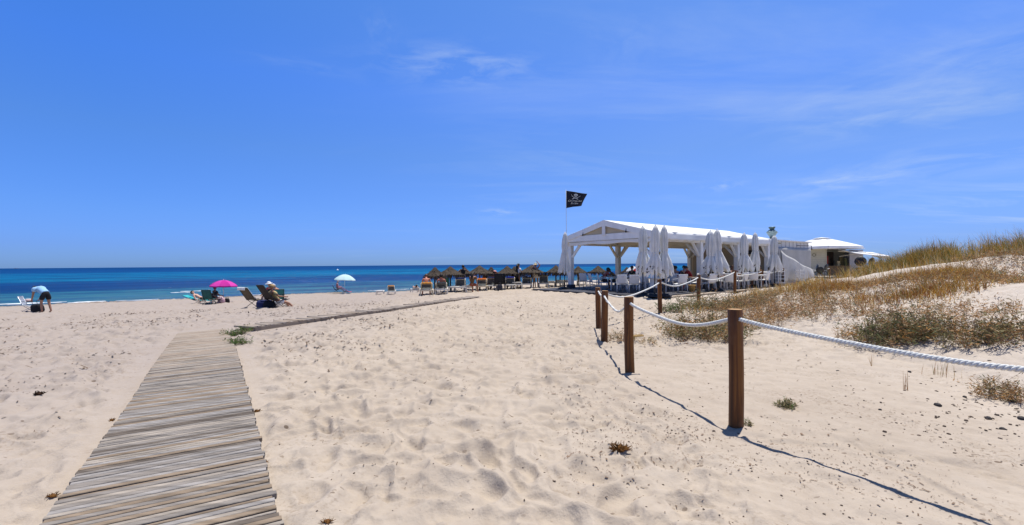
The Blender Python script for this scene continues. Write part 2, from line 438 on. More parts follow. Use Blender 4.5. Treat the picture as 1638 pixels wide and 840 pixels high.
# ------------------------------------------------------------------ sea
m = bpy.data.materials.new('sea_water'); t = NT(m)
b = t.n('ShaderNodeBsdfDiffuse'); gl = t.n('ShaderNodeBsdfGlossy', i_Roughness=.3); mxs = t.n('ShaderNodeMixShader', i_Fac=.04); t.l(b.outputs[0], mxs.inputs[1]); t.l(gl.outputs[0], mxs.inputs[2])
geo = t.n('ShaderNodeNewGeometry'); P = geo.outputs['Position']
rot = t.n('ShaderNodeMapping', vector_type='TEXTURE'); rot.inputs['Rotation'].default_value = (0, 0, R(34.3)); t.l(P, rot.inputs[0])   # x along the shore, y seaward
sp = t.n('ShaderNodeSeparateXYZ'); t.l(rot.outputs[0], sp.inputs[0])
st = t.n('ShaderNodeMapping'); st.inputs['Scale'].default_value = (.018, .06, 1); t.l(rot.outputs[0], st.inputs[0])
bandn = t.noise(st.outputs[0], 1.0, 5, .6)
offs = t.math('SUBTRACT', sp.outputs[1], 51.0); offs = t.math('MAXIMUM', offs, .5)
lg = t.math('LOGARITHM', offs, 10.0)                                  # 0.5 m .. 10 km -> -0.3 .. 4
lg = t.math('ADD', lg, t.math('MULTIPLY', t.math('SUBTRACT', bandn.outputs[0], .5), .50))
u = t.math('DIVIDE', t.math('ADD', lg, .3), 3.6)
cr = t.ramp(u, [(.0, (.08, .14, .165)), (.14, (.05, .125, .18)), (.38, (.030, .125, .19)), (.465, (.022, .135, .21)), (.50, (.001, .048, .165)), (.535, (.0, .038, .150)),
                (.590, (.0, .048, .175)), (.635, (.0, .142, .29)), (.73, (.0, .128, .285)), (.80, (.0, .048, .18)), (1, (.0, .040, .145))])
st2 = t.n('ShaderNodeMapping'); st2.inputs['Scale'].default_value = (.10, .36, 1); t.l(rot.outputs[0], st2.inputs[0])
fl = t.noise(st2.outputs[0], 1.0, 6, .65)
c = t.mix(t.ramp(fl.outputs[0], [(.42, (.55, .55, .55)), (.56, (0, 0, 0))]).outputs[0], cr.outputs[0], (.0, .030, .12))
c = t.mix(t.ramp(fl.outputs[0], [(.60, (0, 0, 0)), (.78, (.6, .6, .6))]).outputs[0], c, (.03, .105, .27))
st3 = t.n('ShaderNodeMapping'); st3.inputs['Scale'].default_value = (.02, .07, 1); t.l(rot.outputs[0], st3.inputs[0])
fl3 = t.noise(st3.outputs[0], 1.0, 6, .7)
c = t.mix(t.ramp(fl3.outputs[0], [(.53, (0, 0, 0)), (.66, (.6, .6, .6))]).outputs[0], c, (.008, .085, .26))
c = t.mix(t.ramp(fl3.outputs[0], [(.40, (.75, .75, .75)), (.50, (0, 0, 0))]).outputs[0], c, (.0, .032, .13))
wc = t.noise(st2.outputs[0], 3.1, 4, .7); c = t.mix(t.ramp(wc.outputs[0], [(.71, (0, 0, 0)), (.76, (.8, .8, .8))]).outputs[0], c, (.5, .58, .62))
t.l(c, b.inputs['Color'])
sb = t.n('ShaderNodeMapping'); sb.inputs['Scale'].default_value = (.5, 1.5, 1); t.l(rot.outputs[0], sb.inputs[0])
wv = t.noise(sb.outputs[0], 1.2, 5, .6); bp = t.n('ShaderNodeBump', i_Strength=1.0, i_Distance=.45); t.l(wv.outputs[0], bp.inputs['Height']); t.l(bp.outputs[0], b.inputs['Normal']); t.l(bp.outputs[0], gl.inputs['Normal'])
o = t.n('ShaderNodeOutputMaterial'); t.l(mxs.outputs[0], o.inputs[0])
ang = np.radians(np.linspace(-125, 60, 200)); rad = np.geomspace(20, 14000, 160)
RA, AN = np.meshgrid(rad, ang, indexing='ij'); X, Y = RA*np.sin(AN), RA*np.cos(AN)
s_ = -.563*X + .826*Y
Z = SEA_Z + .05*np.sin(s_*1.5 + 2*fbm(X*.05, Y*.05, 3, 4))*np.exp(-np.abs(s_-55)/8) + .03*fbm(X*.3, Y*.3, 2, 6)*(RA < 200)
idx = np.arange(RA.size).reshape(RA.shape)
fq = np.stack([idx[:-1, :-1], idx[:-1, 1:], idx[1:, 1:], idx[1:, :-1]], -1).reshape(-1, 4)[:, ::-1]
keep = s_.ravel()[fq].max(1) > 44
sea = mesh_np('sea', np.stack([X, Y, Z], -1).reshape(-1, 3), fq[keep], m)
tag(sea, 'deep blue sea with turquoise bands reaching the horizon', 'sea', kind='structure')
# foam of small breakers
foam_m = mat('foam', (.78, .80, .80), .7, .1, 3)
fb = MB(); rg = random.Random(3)
for (px, py, L, wd) in ((10, 486.6, 4.4, .24), (57, 485.6, 3.2, .20), (85, 484.2, 1.6, .16), (145, 483, 2.0, .34), (128, 484.3, 1.5, .14), (308, 466, 2.4, .24), (290, 468, 2.0, .25), (640, 463.2, 2.2, .12), (600, 465, 1.6, .1), (220, 480.5, 3, .12), (420, 471.5, 2.5, .12)):
    d = ray(px, py); k = (SEA_Z + .035 - EYE.z)/d.z; p = EYE + d*k
    ph = rg.random()*9
    def fn(u, v, p=p, L=L, wd=wd, ph=ph):
        a = (u-.5)*L; wdt = wd*(1-(2*u-1)**2)**.5*(1+.5*math.sin(9*u+ph))
        n = (v-.5)*wdt + .16*math.sin(5*u+ph) + .05*math.sin(23*u+ph)
        return (p.x + a*.826 - n*.563, p.y + a*.563 + n*.826, p.z + .05*math.sin(pi*v))
    fb.grid(fn, 24, 3, .03)
foam = fb.build('foam', foam_m, smooth=True); tag(foam, 'thin white foam of small waves along the waterline', 'foam', kind='stuff')

# ------------------------------------------------------------------ far low hill beyond the huts
def ridge(u, v):
    x = 500 + 1400*u; y = 620 + 60*v
    h = 10*math.sin(pi*v)*(.6 + .5*float(fbm(np.array([u*9.]), np.array([.3]), 4, 2)[0]) + .3*math.sin(3*u))*min(1, u*9)
    return (x, y, h)
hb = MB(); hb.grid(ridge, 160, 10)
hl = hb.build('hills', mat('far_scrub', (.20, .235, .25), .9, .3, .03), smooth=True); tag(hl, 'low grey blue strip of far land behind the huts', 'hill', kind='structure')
# ------------------------------------------------------------------ boardwalks
wood_ms = [mat('weathered_plank_%s' % n, c, .8, .34, 3, .004, .08, stretch=(.8, 7, 7), bscale=9) for n, c in
           (('grey', (.205, .182, .160)), ('silver', (.258, .238, .220)), ('brown', (.215, .165, .118)), ('dark', (.125, .103, .084)), ('pale', (.278, .242, .202)))]
for wm_ in wood_ms:                                  # blown sand lies on the boards, most of it at the far end
    t = NT.__new__(NT); t.t = wm_.node_tree; bs = [n for n in t.t.nodes if n.type == 'BSDF_PRINCIPLED'][0]; src = bs.inputs['Base Color'].links[0].from_socket
    g_ = t.n('ShaderNodeNewGeometry'); sp_ = t.n('ShaderNodeSeparateXYZ'); t.l(g_.outputs['Position'], sp_.inputs[0])
    nz_ = t.noise(g_.outputs['Position'], 1.7, 6, .65); fr_ = t.noise(g_.outputs['Position'], 60, 2, .5)
    lv = t.n('ShaderNodeMapRange', i_From_Min=4.5, i_From_Max=10.6, i_To_Min=-.10, i_To_Max=.34); t.l(sp_.outputs[1], lv.inputs[0])
    k_ = t.math('ADD', t.math('ADD', nz_.outputs[0], lv.outputs[0]), t.math('MULTIPLY', fr_.outputs[0], .12))
    msk = t.ramp(k_, [(.58, (0, 0, 0)), (.80, (.55, .55, .55))])
    t.l(t.mix(msk.outputs[0], src, (.37, .30, .235)), bs.inputs['Base Color'])
_, Ltot = along(LE, 9); n_pl = int(Ltot/.051)
PL, Ltot = along(LE, n_pl); PR, _ = along(RE, n_pl)
rg = random.Random(11)
wb = MB()
for i in range(n_pl-1):
    a0, a1, b0, b1 = (Vector(PL[i]), Vector(PL[i+1]), Vector(PR[i]), Vector(PR[i+1]))
    gap = .08 + .13*rg.random() + (.30 if rg.random() < .07 else 0)
    a1 = a1.lerp(a0, gap); b1 = b1.lerp(b0, gap)
    ext = rg.uniform(-.006, .012); ex2 = rg.uniform(-.010, .012) + (.014 if rg.random() < .06 else 0)
    d = (b0-a0).normalized(); a0, a1 = a0 - d*ext, a1 - d*ext*rg.uniform(.7, 1.2); b0, b1 = b0 + d*ex2, b1 + d*ex2
    dz0, dz1 = rg.uniform(-.0035, .002), rg.uniform(-.0035, .0025)
    prog = i/n_pl
    for p, z in ((a0, dz0), (a1, dz0 + rg.uniform(-.003, .003)), (b0, dz1), (b1, dz1 + rg.uniform(-.003, .003))):
        p.z = H(p.x, p.y) + .032 - .016*sst(.8, 1, prog) + z
    wb.m = rg.choice([0, 0, 0, 1, 1, 2, 2, 3, 4, 4]) if prog < .62 else rg.choice([0, 2, 2, 4, 4, 4])
    th = Vector((0, 0, .032))
    # several cross cuts so that the plank bends and its edge is not a ruler line
    N = 7; top0 = []; top1 = []
    for k in range(N):
        f = k/(N-1); wv = rg.uniform(-.0025, .0025); zz_ = rg.uniform(-.0015, .0015)
        ax = (a1-a0).normalized()
        top0.append(a0.lerp(b0, f) + ax*wv + Vector((0, 0, zz_))); top1.append(a1.lerp(b1, f) + ax*rg.uniform(-.0025, .0025) + Vector((0, 0, zz_)))
    vs = []
    for p, q in zip(top0, top1):
        e = (q-p).normalized()*.004; dn = Vector((0, 0, .004))
        vs += [p - dn, p + e, q - e, q - dn, q - th, p - th]
    fs = []
    for k in range(N-1):
        for j in range(6): fs.append((k*6+j, k*6+(j+1) % 6, (k+1)*6+(j+1) % 6, (k+1)*6+j))
    fs += [(5, 4, 3, 2, 1, 0), tuple((N-1)*6+j for j in range(6))]
    wb.add(vs, fs)
bw = wb.build('boardwalk', wood_ms)
tag(bw, 'grey weathered plank boardwalk running away from the viewer over the sand', 'boardwalk', kind='structure')
# rails under the planks
# second boardwalk, laid across towards the huts, its planks longer on the sea side
dirb = (B1 - A1); Lb = dirb.length; dirb.normalize(); nb = Vector((-dirb.y, dirb.x, 0)).normalized()
wb = MB(); s_pos = 0.0; i = 0
while s_pos < Lb:
    wd = .105; p = A1 + dirb*s_pos; f = s_pos/Lb
    wdt = .62 + (rg.uniform(.08, .16) if i % 3 == 0 else rg.uniform(-.02, .03))
    wob = .05*math.sin(s_pos*.9) + .03*math.sin(s_pos*2.3)
    q0 = p + nb*(wob + rg.uniform(-.03, .03)); q1 = p + nb*(wdt + wob)
    hz = .085*(1 - .75*f)
    q0.z = H(q0.x, q0.y) + hz + rg.uniform(-.012, .012); q1.z = H(q1.x, q1.y) + hz - .01 + rg.uniform(-.012, .012)
    wb.m = rg.choice([1, 1, 4, 4, 4, 0, 2]); wb.beam(q0, q1, wd*.93, .035)
    s_pos += wd + .018; i += 1
for off in (.03, .33, .56):
    wb.m = 3  # rails coloured dark to paint the shadow line under the raised edge
    pts = [A1 + dirb*(Lb*k/30) + nb*(off + .05*math.sin(Lb*k/30*.9)) for k in range(31)]
    for p, q in zip(pts[:-1], pts[1:]):
        f = (p - A1).length/Lb; p = p.copy(); q = q.copy()
        p.z = H(p.x, p.y) + .085*(1-.75*f) - .062; q.z = H(q.x, q.y) + .085*(1-.75*f) - .062
        wb.beam(p, q, .06, .10)
bw2 = wb.build('boardwalk', wood_ms)
tag(bw2, 'narrow raised plank boardwalk crossing the beach towards the thatched parasols', 'boardwalk', kind='structure')

# ------------------------------------------------------------------ rope fence
post_m = bpy.data.materials.new('stained_pine'); t = NT(post_m)
b = t.n('ShaderNodeBsdfPrincipled', i_Roughness=.55); b.inputs['Specular IOR Level'].default_value = .3
tc = t.n('ShaderNodeTexCoord'); mp = t.n('ShaderNodeMapping'); mp.inputs['Scale'].default_value = (22, 22, .9); t.l(tc.outputs['Object'], mp.inputs[0])
nz = t.noise(mp.outputs[0], 1.0, 6, .6, .6); n2 = t.noise(tc.outputs['Object'], 7, 3, .5)
c = t.ramp(nz.outputs[0], [(.30, (.035, .012, .003)), (.46, (.125, .041, .008)), (.60, (.215, .080, .014)), (.75, (.07, .027, .005))]).outputs[0]
c = t.mix(t.ramp(n2.outputs[0], [(.62, (0, 0, 0)), (.72, (.8, .8, .8))]).outputs[0], c, (.09, .035, .012))
n3 = t.noise(tc.outputs['Object'], 2.3, 4, .6); c = t.mix(t.ramp(n3.outputs[0], [(.52, (0, 0, 0)), (.72, (.35, .35, .35))]).outputs[0], c, (.22, .13, .07))
mp3 = t.n('ShaderNodeMapping'); mp3.inputs['Scale'].default_value = (34, 34, 1.4); t.l(tc.outputs['Object'], mp3.inputs[0]); n4 = t.noise(mp3.outputs[0], 1.0, 3, .5)
c = t.mix(t.ramp(n4.outputs[0], [(.68, (0, 0, 0)), (.71, (.9, .9, .9))]).outputs[0], c, (.02, .008, .003))
t.l(c, b.inputs['Base Color']); bp = t.n('ShaderNodeBump', i_Strength=.6, i_Distance=.006); t.l(nz.outputs[0], bp.inputs['Height']); t.l(bp.outputs[0], b.inputs['Normal'])
o = t.n('ShaderNodeOutputMaterial'); t.l(b.outputs[0], o.inputs[0])
end_m = mat('post_end_grain', (.40, .24, .11), .8, .25, 30, .002)
rope_m = mat('white_rope', (.62, .62, .585), .8, .18, 45, .0015)
def T(x, d): return Vector((x[0], x[1], 0))
pp = [(1177.5, 680, 495), (1007.5, 596, 475), (966.5, 548, 465), (957.5, 524, 460), (1056, 502, 447), (1117.5, 488, 440), (1175.5, 470, 432.5), (1219.5, 460, 432)]
POST = []
for (x, yb, yt) in pp:
    g = hit(x, yb); top = at_depth(x, yt, g.y); POST.append((g, top.z))
d0 = (POST[0][0] - Vector((3.62, 1.92, 0)))
extra = []
g = Vector((3.62, 1.92, 0)); extra = [(g, H(g.x, g.y) + 1.14)]
for (x, yt, Y) in ((1253, 429, 32.3), (1291.5, 428, 36.4), (1327, 428, 40.5)):
    q = at_depth(x, yt, Y); extra.append((Vector((q.x, q.y, H(q.x, q.y))), q.z))
chain = [extra[0]] + POST + extra[1:]
fence = thing('rope_fence', 'low fence of round brown posts joined by sagging white rope along the path and dune', 'fence', (POST[0][0].x, POST[0][0].y, 0))
fo = Vector((POST[0][0].x, POST[0][0].y, 0))
rg = random.Random(5)
for i, (g, zt) in enumerate(chain):
    rad = .068 if i < 6 else .072
    mb = MB(); zb = -.35; n = 28; hgt = zt - g.z
    bend = rg.uniform(-.008, .008); lean = (rg.uniform(-.022, .022), rg.uniform(-.02, .02))
    prof = [(rad*1.01, zb), (rad, 0), (rad*.995, hgt*.25), (rad*.985, hgt*.5), (rad*.99, hgt*.75), (rad*.985, hgt-.012), (rad*.93, hgt-.001)]
    def fn(r, z, a, k, sd=i): return (r*(1 + .018*math.sin(2*a+sd) + .012*math.sin(5*a+sd*2)), z)
    mb.lathe(prof, n, fn=fn); k0 = len(mb.v)
    mb.m = 1; mb.add([(rad*.93*math.cos(2*pi*k/n), rad*.93*math.sin(2*pi*k/n), hgt) for k in range(n)], [tuple(range(n))])
    mb.v = [(x + lean[0]*z + bend*math.sin(z*3), y + lean[1]*z, z) for x, y, z in mb.v]
    p = mb.build('post', [post_m, end_m], fence, smooth=True)
    p.location = (g.x - fo.x, g.y - fo.y, g.z)
    # crisp rim
    for f in p.data.polygons:
        if f.material_index == 1: f.use_smooth = False
    if i == 2:
        br = MB()
        br.tube([(.05, -.01, .53), (.16, -.05, .545), (.19, -.04, .545), (.19, .02, .545), (.15, .05, .54), (.05, .03, .53)], .012, 6)
        br.box((.055, .0, .515), (.03, .07, .05)); q = br.build('bracket', mat('ochre_metal', (.42, .27, .09), .5, .3, 20, spec=.4), p)
def rope_pts(a, b, sag, n):
    out = []
    for k in range(n+1):
        f = k/n; p = a.lerp(b, f); p.z -= sag*4*f*(1-f)*(1 + .15*math.sin(pi*f*2)); out.append(p)
    return out
sags = [.13, .155, .20, .06, .26, .20, .20, .17, .17, .17, .16]
for i in range(len(chain)-1):
    (g0, z0), (g1, z1) = chain[i], chain[i+1]
    dz = .085
    a = Vector((g0.x - fo.x, g0.y - fo.y, z0 - dz)); bb = Vector((g1.x - fo.x, g1.y - fo.y, z1 - dz))
    dd = (bb - a).normalized(); sd_ = Vector((dd.y, -dd.x, 0))
    near = i < 4
    L = (bb-a).length; n = int(L/(.012 if i < 2 else .03)) if near else 40
    base = rope_pts(a, bb, sags[i], n)
    mb = MB()
    if near:
        pitch = .085; hr = .0118; sr = .0105
        for s3 in range(3):
            pts = []
            for k, p in enumerate(base):
                tdir = (base[min(k+1, n)] - base[max(k-1, 0)]).normalized(); x = tdir.cross(Vector((0, 0, 1))).normalized(); z = x.cross(tdir)
                an = 2*pi*(L*k/n/pitch + s3/3); pts.append(p + (x*math.cos(an) + z*math.sin(an))*hr)
            mb.tube(pts, sr, 7)
    else: mb.tube(base, .023, 8)
    mb.build('rope', rope_m, fence, smooth=True)
# ------------------------------------------------------------------ people: one skinned body each, clothes and hair as children
dg_pending = []
def skin_mesh(name, pts, edges, rads, root, m, parent=None, sub=1, extra=None):
    bm = bmesh.new(); lay = bm.verts.layers.skin.verify(); vs = [bm.verts.new(p) for p in pts]
    for a, b in edges: bm.edges.new((vs[a], vs[b]))
    for v, r in zip(vs, rads):
        v[lay].radius = (r, r) if not hasattr(r, '__len__') else r
    vs[root][lay].use_root = True
    me = bpy.data.meshes.new(name); bm.to_mesh(me); bm.free()
    tmp = bpy.data.objects.new(name, me); col.objects.link(tmp)
    sk = tmp.modifiers.new('s', 'SKIN'); sk.use_smooth_shade = True; sk.branch_smoothing = .6
    ss = tmp.modifiers.new('u', 'SUBSURF'); ss.levels = sub; ss.render_levels = sub
    dg = bpy.context.evaluated_depsgraph_get()
    new = bpy.data.meshes.new_from_object(tmp.evaluated_get(dg)); bpy.data.objects.remove(tmp); bpy.data.meshes.remove(me)
    if extra is not None:
        b2 = bmesh.new(); b2.from_mesh(new); ex = bpy.data.meshes.new('x'); ex.from_pydata(extra.v, [], extra.f); b2.from_mesh(ex)
        for f in b2.faces: f.smooth = True
        b2.to_mesh(new); b2.free(); bpy.data.meshes.remove(ex)
    new.materials.clear(); new.materials.append(m); new.name = name
    o = bpy.data.objects.new(name, new); col.objects.link(o)
    if parent is not None: o.parent = parent
    return o
SKIN = {'tan': mat('tanned_skin', (.36, .185, .115), .55, .10, 6), 'fair': mat('fair_skin', (.55, .33, .24), .55, .08, 6), 'red': mat('sunburnt_skin', (.44, .16, .105), .55, .10, 6),
        'brown': mat('brown_skin', (.20, .10, .06), .55, .10, 6)}
HAIR = {'dark': mat('dark_hair', (.018, .013, .010), .55, .3, 30), 'brown': mat('brown_hair', (.07, .035, .018), .55, .3, 30), 'blond': mat('fair_hair', (.38, .25, .11), .6, .3, 30), 'grey': mat('grey_hair', (.35, .34, .33), .6, .3, 30)}
CLOTH = {}
def cloth(n, c): return mat('cloth_' + n, c, .85, .12, 14)
def person(label, loc, rz, skin='tan', hair='dark', longhair=False, ph=.92, lean=0, curl=0, head=0, legs=None, arms=None, top=None, bottom=None, sleeve=True, hat=None, dress=None, loose=0.0, scale=1.0, group=None, mask=None):
    """FK figure facing +Y. legs: two of (thigh forward angle, spread, shin angle); arms: two of (upper forward angle, spread, forearm angle, forearm spread)"""
    legs = legs or [(2, 4, -2), (-2, 4, -4)]; arms = arms or [(5, 10, 15, 5), (-3, 10, 12, 5)]
    P = {}; S = math.sin; K = math.cos
    def d2(a): return Vector((0, S(R(a)), K(R(a))))
    P['pel'] = Vector((0, 0, ph)); P['sp'] = P['pel'] + d2(lean)*.20
    P['ch'] = P['sp'] + d2(lean + curl)*.20; P['nk'] = P['ch'] + d2(lean + curl*1.6)*.13
    hd = d2(lean + curl*1.6 + head); P['hb'] = P['nk'] + hd*.07; P['hc'] = P['hb'] + hd*.085 + Vector((0, hd.z, -hd.y))*.015; P['ht'] = P['hc'] + hd*.075
    fw = Vector((0, hd.z, -hd.y))
    for s, k in ((-1, 0), (1, 1)):
        sd_ = Vector((s, 0, 0))
        sh = P['ch'] + d2(lean + curl)*.07 + sd_*.175; P['sh%d' % k] = sh
        f, a, ef, ea = arms[k]
        P['el%d' % k] = sh + Vector((s*S(R(a)), K(R(a))*S(R(f)), -K(R(a))*K(R(f))))*.29
        v = Vector((s*S(R(ea)), K(R(ea))*S(R(ef)), -K(R(ea))*K(R(ef)))); P['wr%d' % k] = P['el%d' % k] + v*.25
        P['hn%d' % k] = P['wr%d' % k] + v*.085; P['hv%d' % k] = v
        hp = P['pel'] + sd_*.10 + Vector((0, 0, -.03)); P['hp%d' % k] = hp
        tf, ta, kf = legs[k]
        P['kn%d' % k] = hp + Vector((s*S(R(ta)), K(R(ta))*S(R(tf)), -K(R(ta))*K(R(tf))))*.43
        v = Vector((s*S(R(ta*.4)), S(R(kf)), -K(R(kf)))); P['an%d' % k] = P['kn%d' % k] + v.normalized()*.42
        ft = Vector((s*.12, K(R(min(kf, 80))), S(R(max(kf, -20)))*.9 - .25)).normalized(); P['to%d' % k] = P['an%d' % k] + ft*.17
    names = list(P); names = [n for n in names if not n.startswith('hv')]
    ix = {n: i for i, n in enumerate(names)}
    RD = dict(pel=(.135, .105), sp=(.125, .095), ch=(.145, .105), nk=.052, hb=.062, hc=.092, ht=.062)
    for k in '01': RD.update({'sh'+k: .062, 'el'+k: .043, 'wr'+k: .030, 'hn'+k: .036, 'hp'+k: .088, 'kn'+k: .056, 'an'+k: .038, 'to'+k: .030})
    E = [('pel', 'sp'), ('sp', 'ch'), ('ch', 'nk'), ('nk', 'hb'), ('hb', 'hc'), ('hc', 'ht')]
    for k in '01': E += [('ch', 'sh'+k), ('sh'+k, 'el'+k), ('el'+k, 'wr'+k), ('wr'+k, 'hn'+k), ('pel', 'hp'+k), ('hp'+k, 'kn'+k), ('kn'+k, 'an'+k), ('an'+k, 'to'+k)]
    ex = MB()
    for k in (0, 1):                                     # fingers and thumb, slightly curled
        v = P['hv%d' % k].normalized(); s = -1 if k == 0 else 1
        side = v.cross(Vector((1, 0, 0))); side = side.normalized() if side.length > .1 else Vector((0, 1, 0))
        pal = Vector((1, 0, 0))
        for q, ln in enumerate((.062, .074, .070, .055)):
            b0 = P['hn%d' % k] + v*.012 + side*(.0165*(1.5-q)); ex.tube([b0, b0 + v*ln*.55 - pal*s*.006, b0 + v*ln - pal*s*.022], [.0095, .0085, .006], 5)
        b0 = P['hn%d' % k] - v*.03 + side*.03; ex.tube([b0, b0 + side*.03 + v*.02, b0 + side*.04 + v*.05], [.011, .010, .007], 5)
    ctr = P['hc']; up = hd
    ex.blob(ctr + fw*.093 - up*.012, (.016, .022, .024), 6, 5)                         # nose
    for s in (-1, 1): ex.blob(ctr + Vector((s*.094, 0, 0)) - up*.01, (.012, .022, .032), 6, 4)   # ears
    body = skin_mesh('person', [P[n] for n in names], [(ix[a], ix[b]) for a, b in E], [RD[n] for n in names], ix['pel'], SKIN[skin], extra=ex)
    body.location = loc; body.rotation_euler = (0, 0, rz); body.scale = (scale,)*3
    tag(body, label, 'person', group)
    def sub(nm, keys, edges, grow, m, root):
        i2 = {n: i for i, n in enumerate(keys)}
        rr = []
        for n in keys:
            r = RD2.get(n, RD.get(n)); g = grow
            rr.append(tuple(x*1.04 + g for x in r) if hasattr(r, '__len__') else r*1.06 + g)
        return skin_mesh(nm, [P[n] for n in keys], [(i2[a], i2[b]) for a, b in edges], rr, i2[root], m, body)
    RD2 = {}
    if top is not None:
        keys = ['pel', 'sp', 'ch']; ed = [('pel', 'sp'), ('sp', 'ch')]
        P['cu'] = P['ch'].lerp(P['nk'], .55); RD2['cu'] = .07; keys.append('cu'); ed.append(('ch', 'cu'))
        for k in '01':
            P['sl'+k] = P['sh'+k].lerp(P['el'+k], .62 if sleeve else .1); RD2['sl'+k] = .060
            keys += ['sh'+k, 'sl'+k]; ed += [('ch', 'sh'+k), ('sh'+k, 'sl'+k)]
        sub('shirt', keys, ed, .016 + loose, cloth(*top), 'sp')
    if bottom is not None:
        P['wa'] = P['pel'].lerp(P['sp'], .35); RD2['wa'] = (.128, .10)
        keys = ['wa', 'pel']; ed = [('wa', 'pel')]
        for k in '01':
            P['th'+k] = P['hp'+k].lerp(P['kn'+k], bottom[2] if len(bottom) > 2 else .55); RD2['th'+k] = .085
            keys += ['hp'+k, 'th'+k]; ed += [('pel', 'hp'+k), ('hp'+k, 'th'+k)]
        sub('shorts', keys, ed, .020, cloth(*bottom[:2]), 'pel')
    if dress is not None:
        n_, c_, ln, flare, sway = dress
        db = MB(); a0 = P['sp']; 
        def fn(u, v):
            a = 2*pi*u; z = v
            cen = P['ch'].lerp(P['pel'], z*1.4) if z < .7 else P['pel'] + Vector((sway*(z-.7)/.3, 0, -ln*(z-.7)/.3))
            r = .15 + (.02*math.sin(z*4)) + (flare*max(0, z-.45)**1.2) + .02*max(0, z-.5)*math.sin(7*a)
            return cen + Vector((r*math.cos(a), r*.78*math.sin(a), 0))
        db.grid(fn, 28, 12, .004); db.build('dress', cloth(n_, c_), body, smooth=True)
    # hair
    hb_ = MB(); Mh = Matrix((Vector((1, 0, 0)), fw, up)).transposed()
    vs = []; n, mm = 14, 8
    for i in range(mm+1):
        th = .62*pi*i/mm
        for k in range(n):
            a = 2*pi*k/n; back = .5 - .5*math.sin(a); th2 = th*(.62 + .55*back)
            r = Vector((.106*math.sin(th2)*math.cos(a), .112*math.sin(th2)*math.sin(a) - .012, .118*math.cos(th2) + .012)); vs.append(ctr + Mh @ r)
    hb_.add(vs, [(i*n+k, (i+1)*n+k, (i+1)*n+(k+1) % n, i*n+(k+1) % n) for i in range(mm) for k in range(n)])
    if longhair:
        b0 = ctr - fw*.07 + up*.02; q = P['ch'] - Vector((0, K(R(lean+curl)), -S(R(lean+curl))))*.13
        hb_.tube([b0, b0.lerp(q, .4) - fw*.03, q, q + (P['sp']-P['ch'])*.6], [.085, .085, .075, .03], 8)
    hb_.build('hair', HAIR[hair], body, smooth=True)
    if hat is not None:
        n_, c_, brim = hat; hh = MB()
        hh.lathe([(.001, .105), (.05, .102), (.088, .085), (.104, .04), (.108, .012), (brim*.6, .0), (brim, -.016), (brim, -.024), (brim*.6, -.008), (.104, .004)], 18)
        hh.v = [tuple(ctr + Mh @ (Vector(v) + Vector((0, -.005, .045)))) for v in hh.v]
        hh.build('hat', cloth(n_, c_), body, smooth=True)
    body['joints'] = 0
    del body['joints']
    return body
SIT = dict(ph=.47, lean=-6, legs=[(88, 8, 4), (86, 8, -4)], arms=[(25, 10, 70, -8), (28, 10, 72, -8)])
# ------------------------------------------------------------------ beach furniture prototypes
plast = mat('aged_white_plastic', (.66, .63, .55), .45, .10, 4, spec=.4)
plast_y = mat('yellowed_plastic', (.62, .53, .36), .5, .12, 4, spec=.35)
slat_m = mat('grey_mesh_fabric', (.16, .17, .17), .8, .2, 20)
dark_metal = mat('dark_metal', (.03, .03, .035), .4, .2, 8, metal=.6)
grey_metal = mat('grey_metal', (.42, .44, .46), .35, .15, 8, metal=.7)
black_p = mat('black_plastic', (.018, .019, .022), .5, .25, 8, spec=.35)
CH_BACK = {}
def make_sunbed(label, loc, rz, back=48, frame=plast, group='white sunbeds set out under the thatched parasols'):
    r = thing('sunbed', label, 'sunbed', loc, rz, group); w = .33
    f = MB()
    for s in (-1, 1):
        f.beam((s*w, -.55, .30), (s*w, 1.30, .30), .055, .085)
    f.beam((-w, -.56, .30), (w, -.56, .30), .055, .085); f.beam((-w, 1.30, .30), (w, 1.30, .30), .055, .085); f.beam((-w, .0, .275), (w, .0, .275), .05, .05)
    f.build('frame', frame, r, bevel=.012)
    for s in (-1, 1):
        for y in (-.50, 1.15):
            l = MB(); l.box((s*w, y, .14), (.065, .085, .29), taper=1.0); l.build('leg', frame, r, bevel=.012)
    st = MB()
    for k in range(11): st.box((0, .14 + k*.108, .335), (.60, .085, .022))
    st.build('seat', frame if frame is plast_y else plast, r)
    b = MB(); c, s_ = math.cos(R(back)), math.sin(R(back)); L = .62
    def bp(x, d, o=0): return Vector((x, .06 - c*d - s_*o, .335 + s_*d - c*o*-1*-1))
    for s in (-1, 1): b.beam(bp(s*.29, 0), bp(s*.29, L), .055, .05, up=(0, -s_, c))
    b.beam(bp(-.29, L), bp(.29, L), .06, .06, up=(0, -s_, c)); b.m = 1
    for k in range(6):
        d = .05 + k*.095; b.beam(bp(-.27, d), bp(.27, d), .085, .015, up=(0, -s_, c))
    bk = b.build('backrest', [frame, slat_m], r)
    return r
def towel(label, loc, rz, m, back=48, w=.52, L=.62, hang=.10, name='towel', group=None, start=.18):
    """draped over the raised back of a sunbed"""
    c, s = math.cos(R(back)), math.sin(R(back)); mb = MB(); top = .67
    def fn(u, v):
        x = (u-.5)*w*(1 + .03*math.sin(9*v)); d = v*(L + hang) ; wr = .008*math.sin(u*17+v*5)
        if d < L: q = start + d*(top-start)/L; return (x, .06 - c*q + s*.045 + wr, .335 + s*q + c*.045)
        e = d - L; return (x, .06 - c*(top+.02) - s*.05 - wr, .335 + s*top + .045 - e)
    mb.grid(fn, 10, 16, .012); o = mb.build(name, m, None, smooth=True); o.location = loc; o.rotation_euler = (0, 0, rz)
    return tag(o, label, 'towel', group)
thatch_m = mat('thatch', (.085, .068, .052), .95, .35, 9, .03, .1, stretch=(3, 3, .6))
pole_m = mat('rough_pole', (.10, .07, .05), .8, .3, 10, .004, stretch=(4, 4, .5))
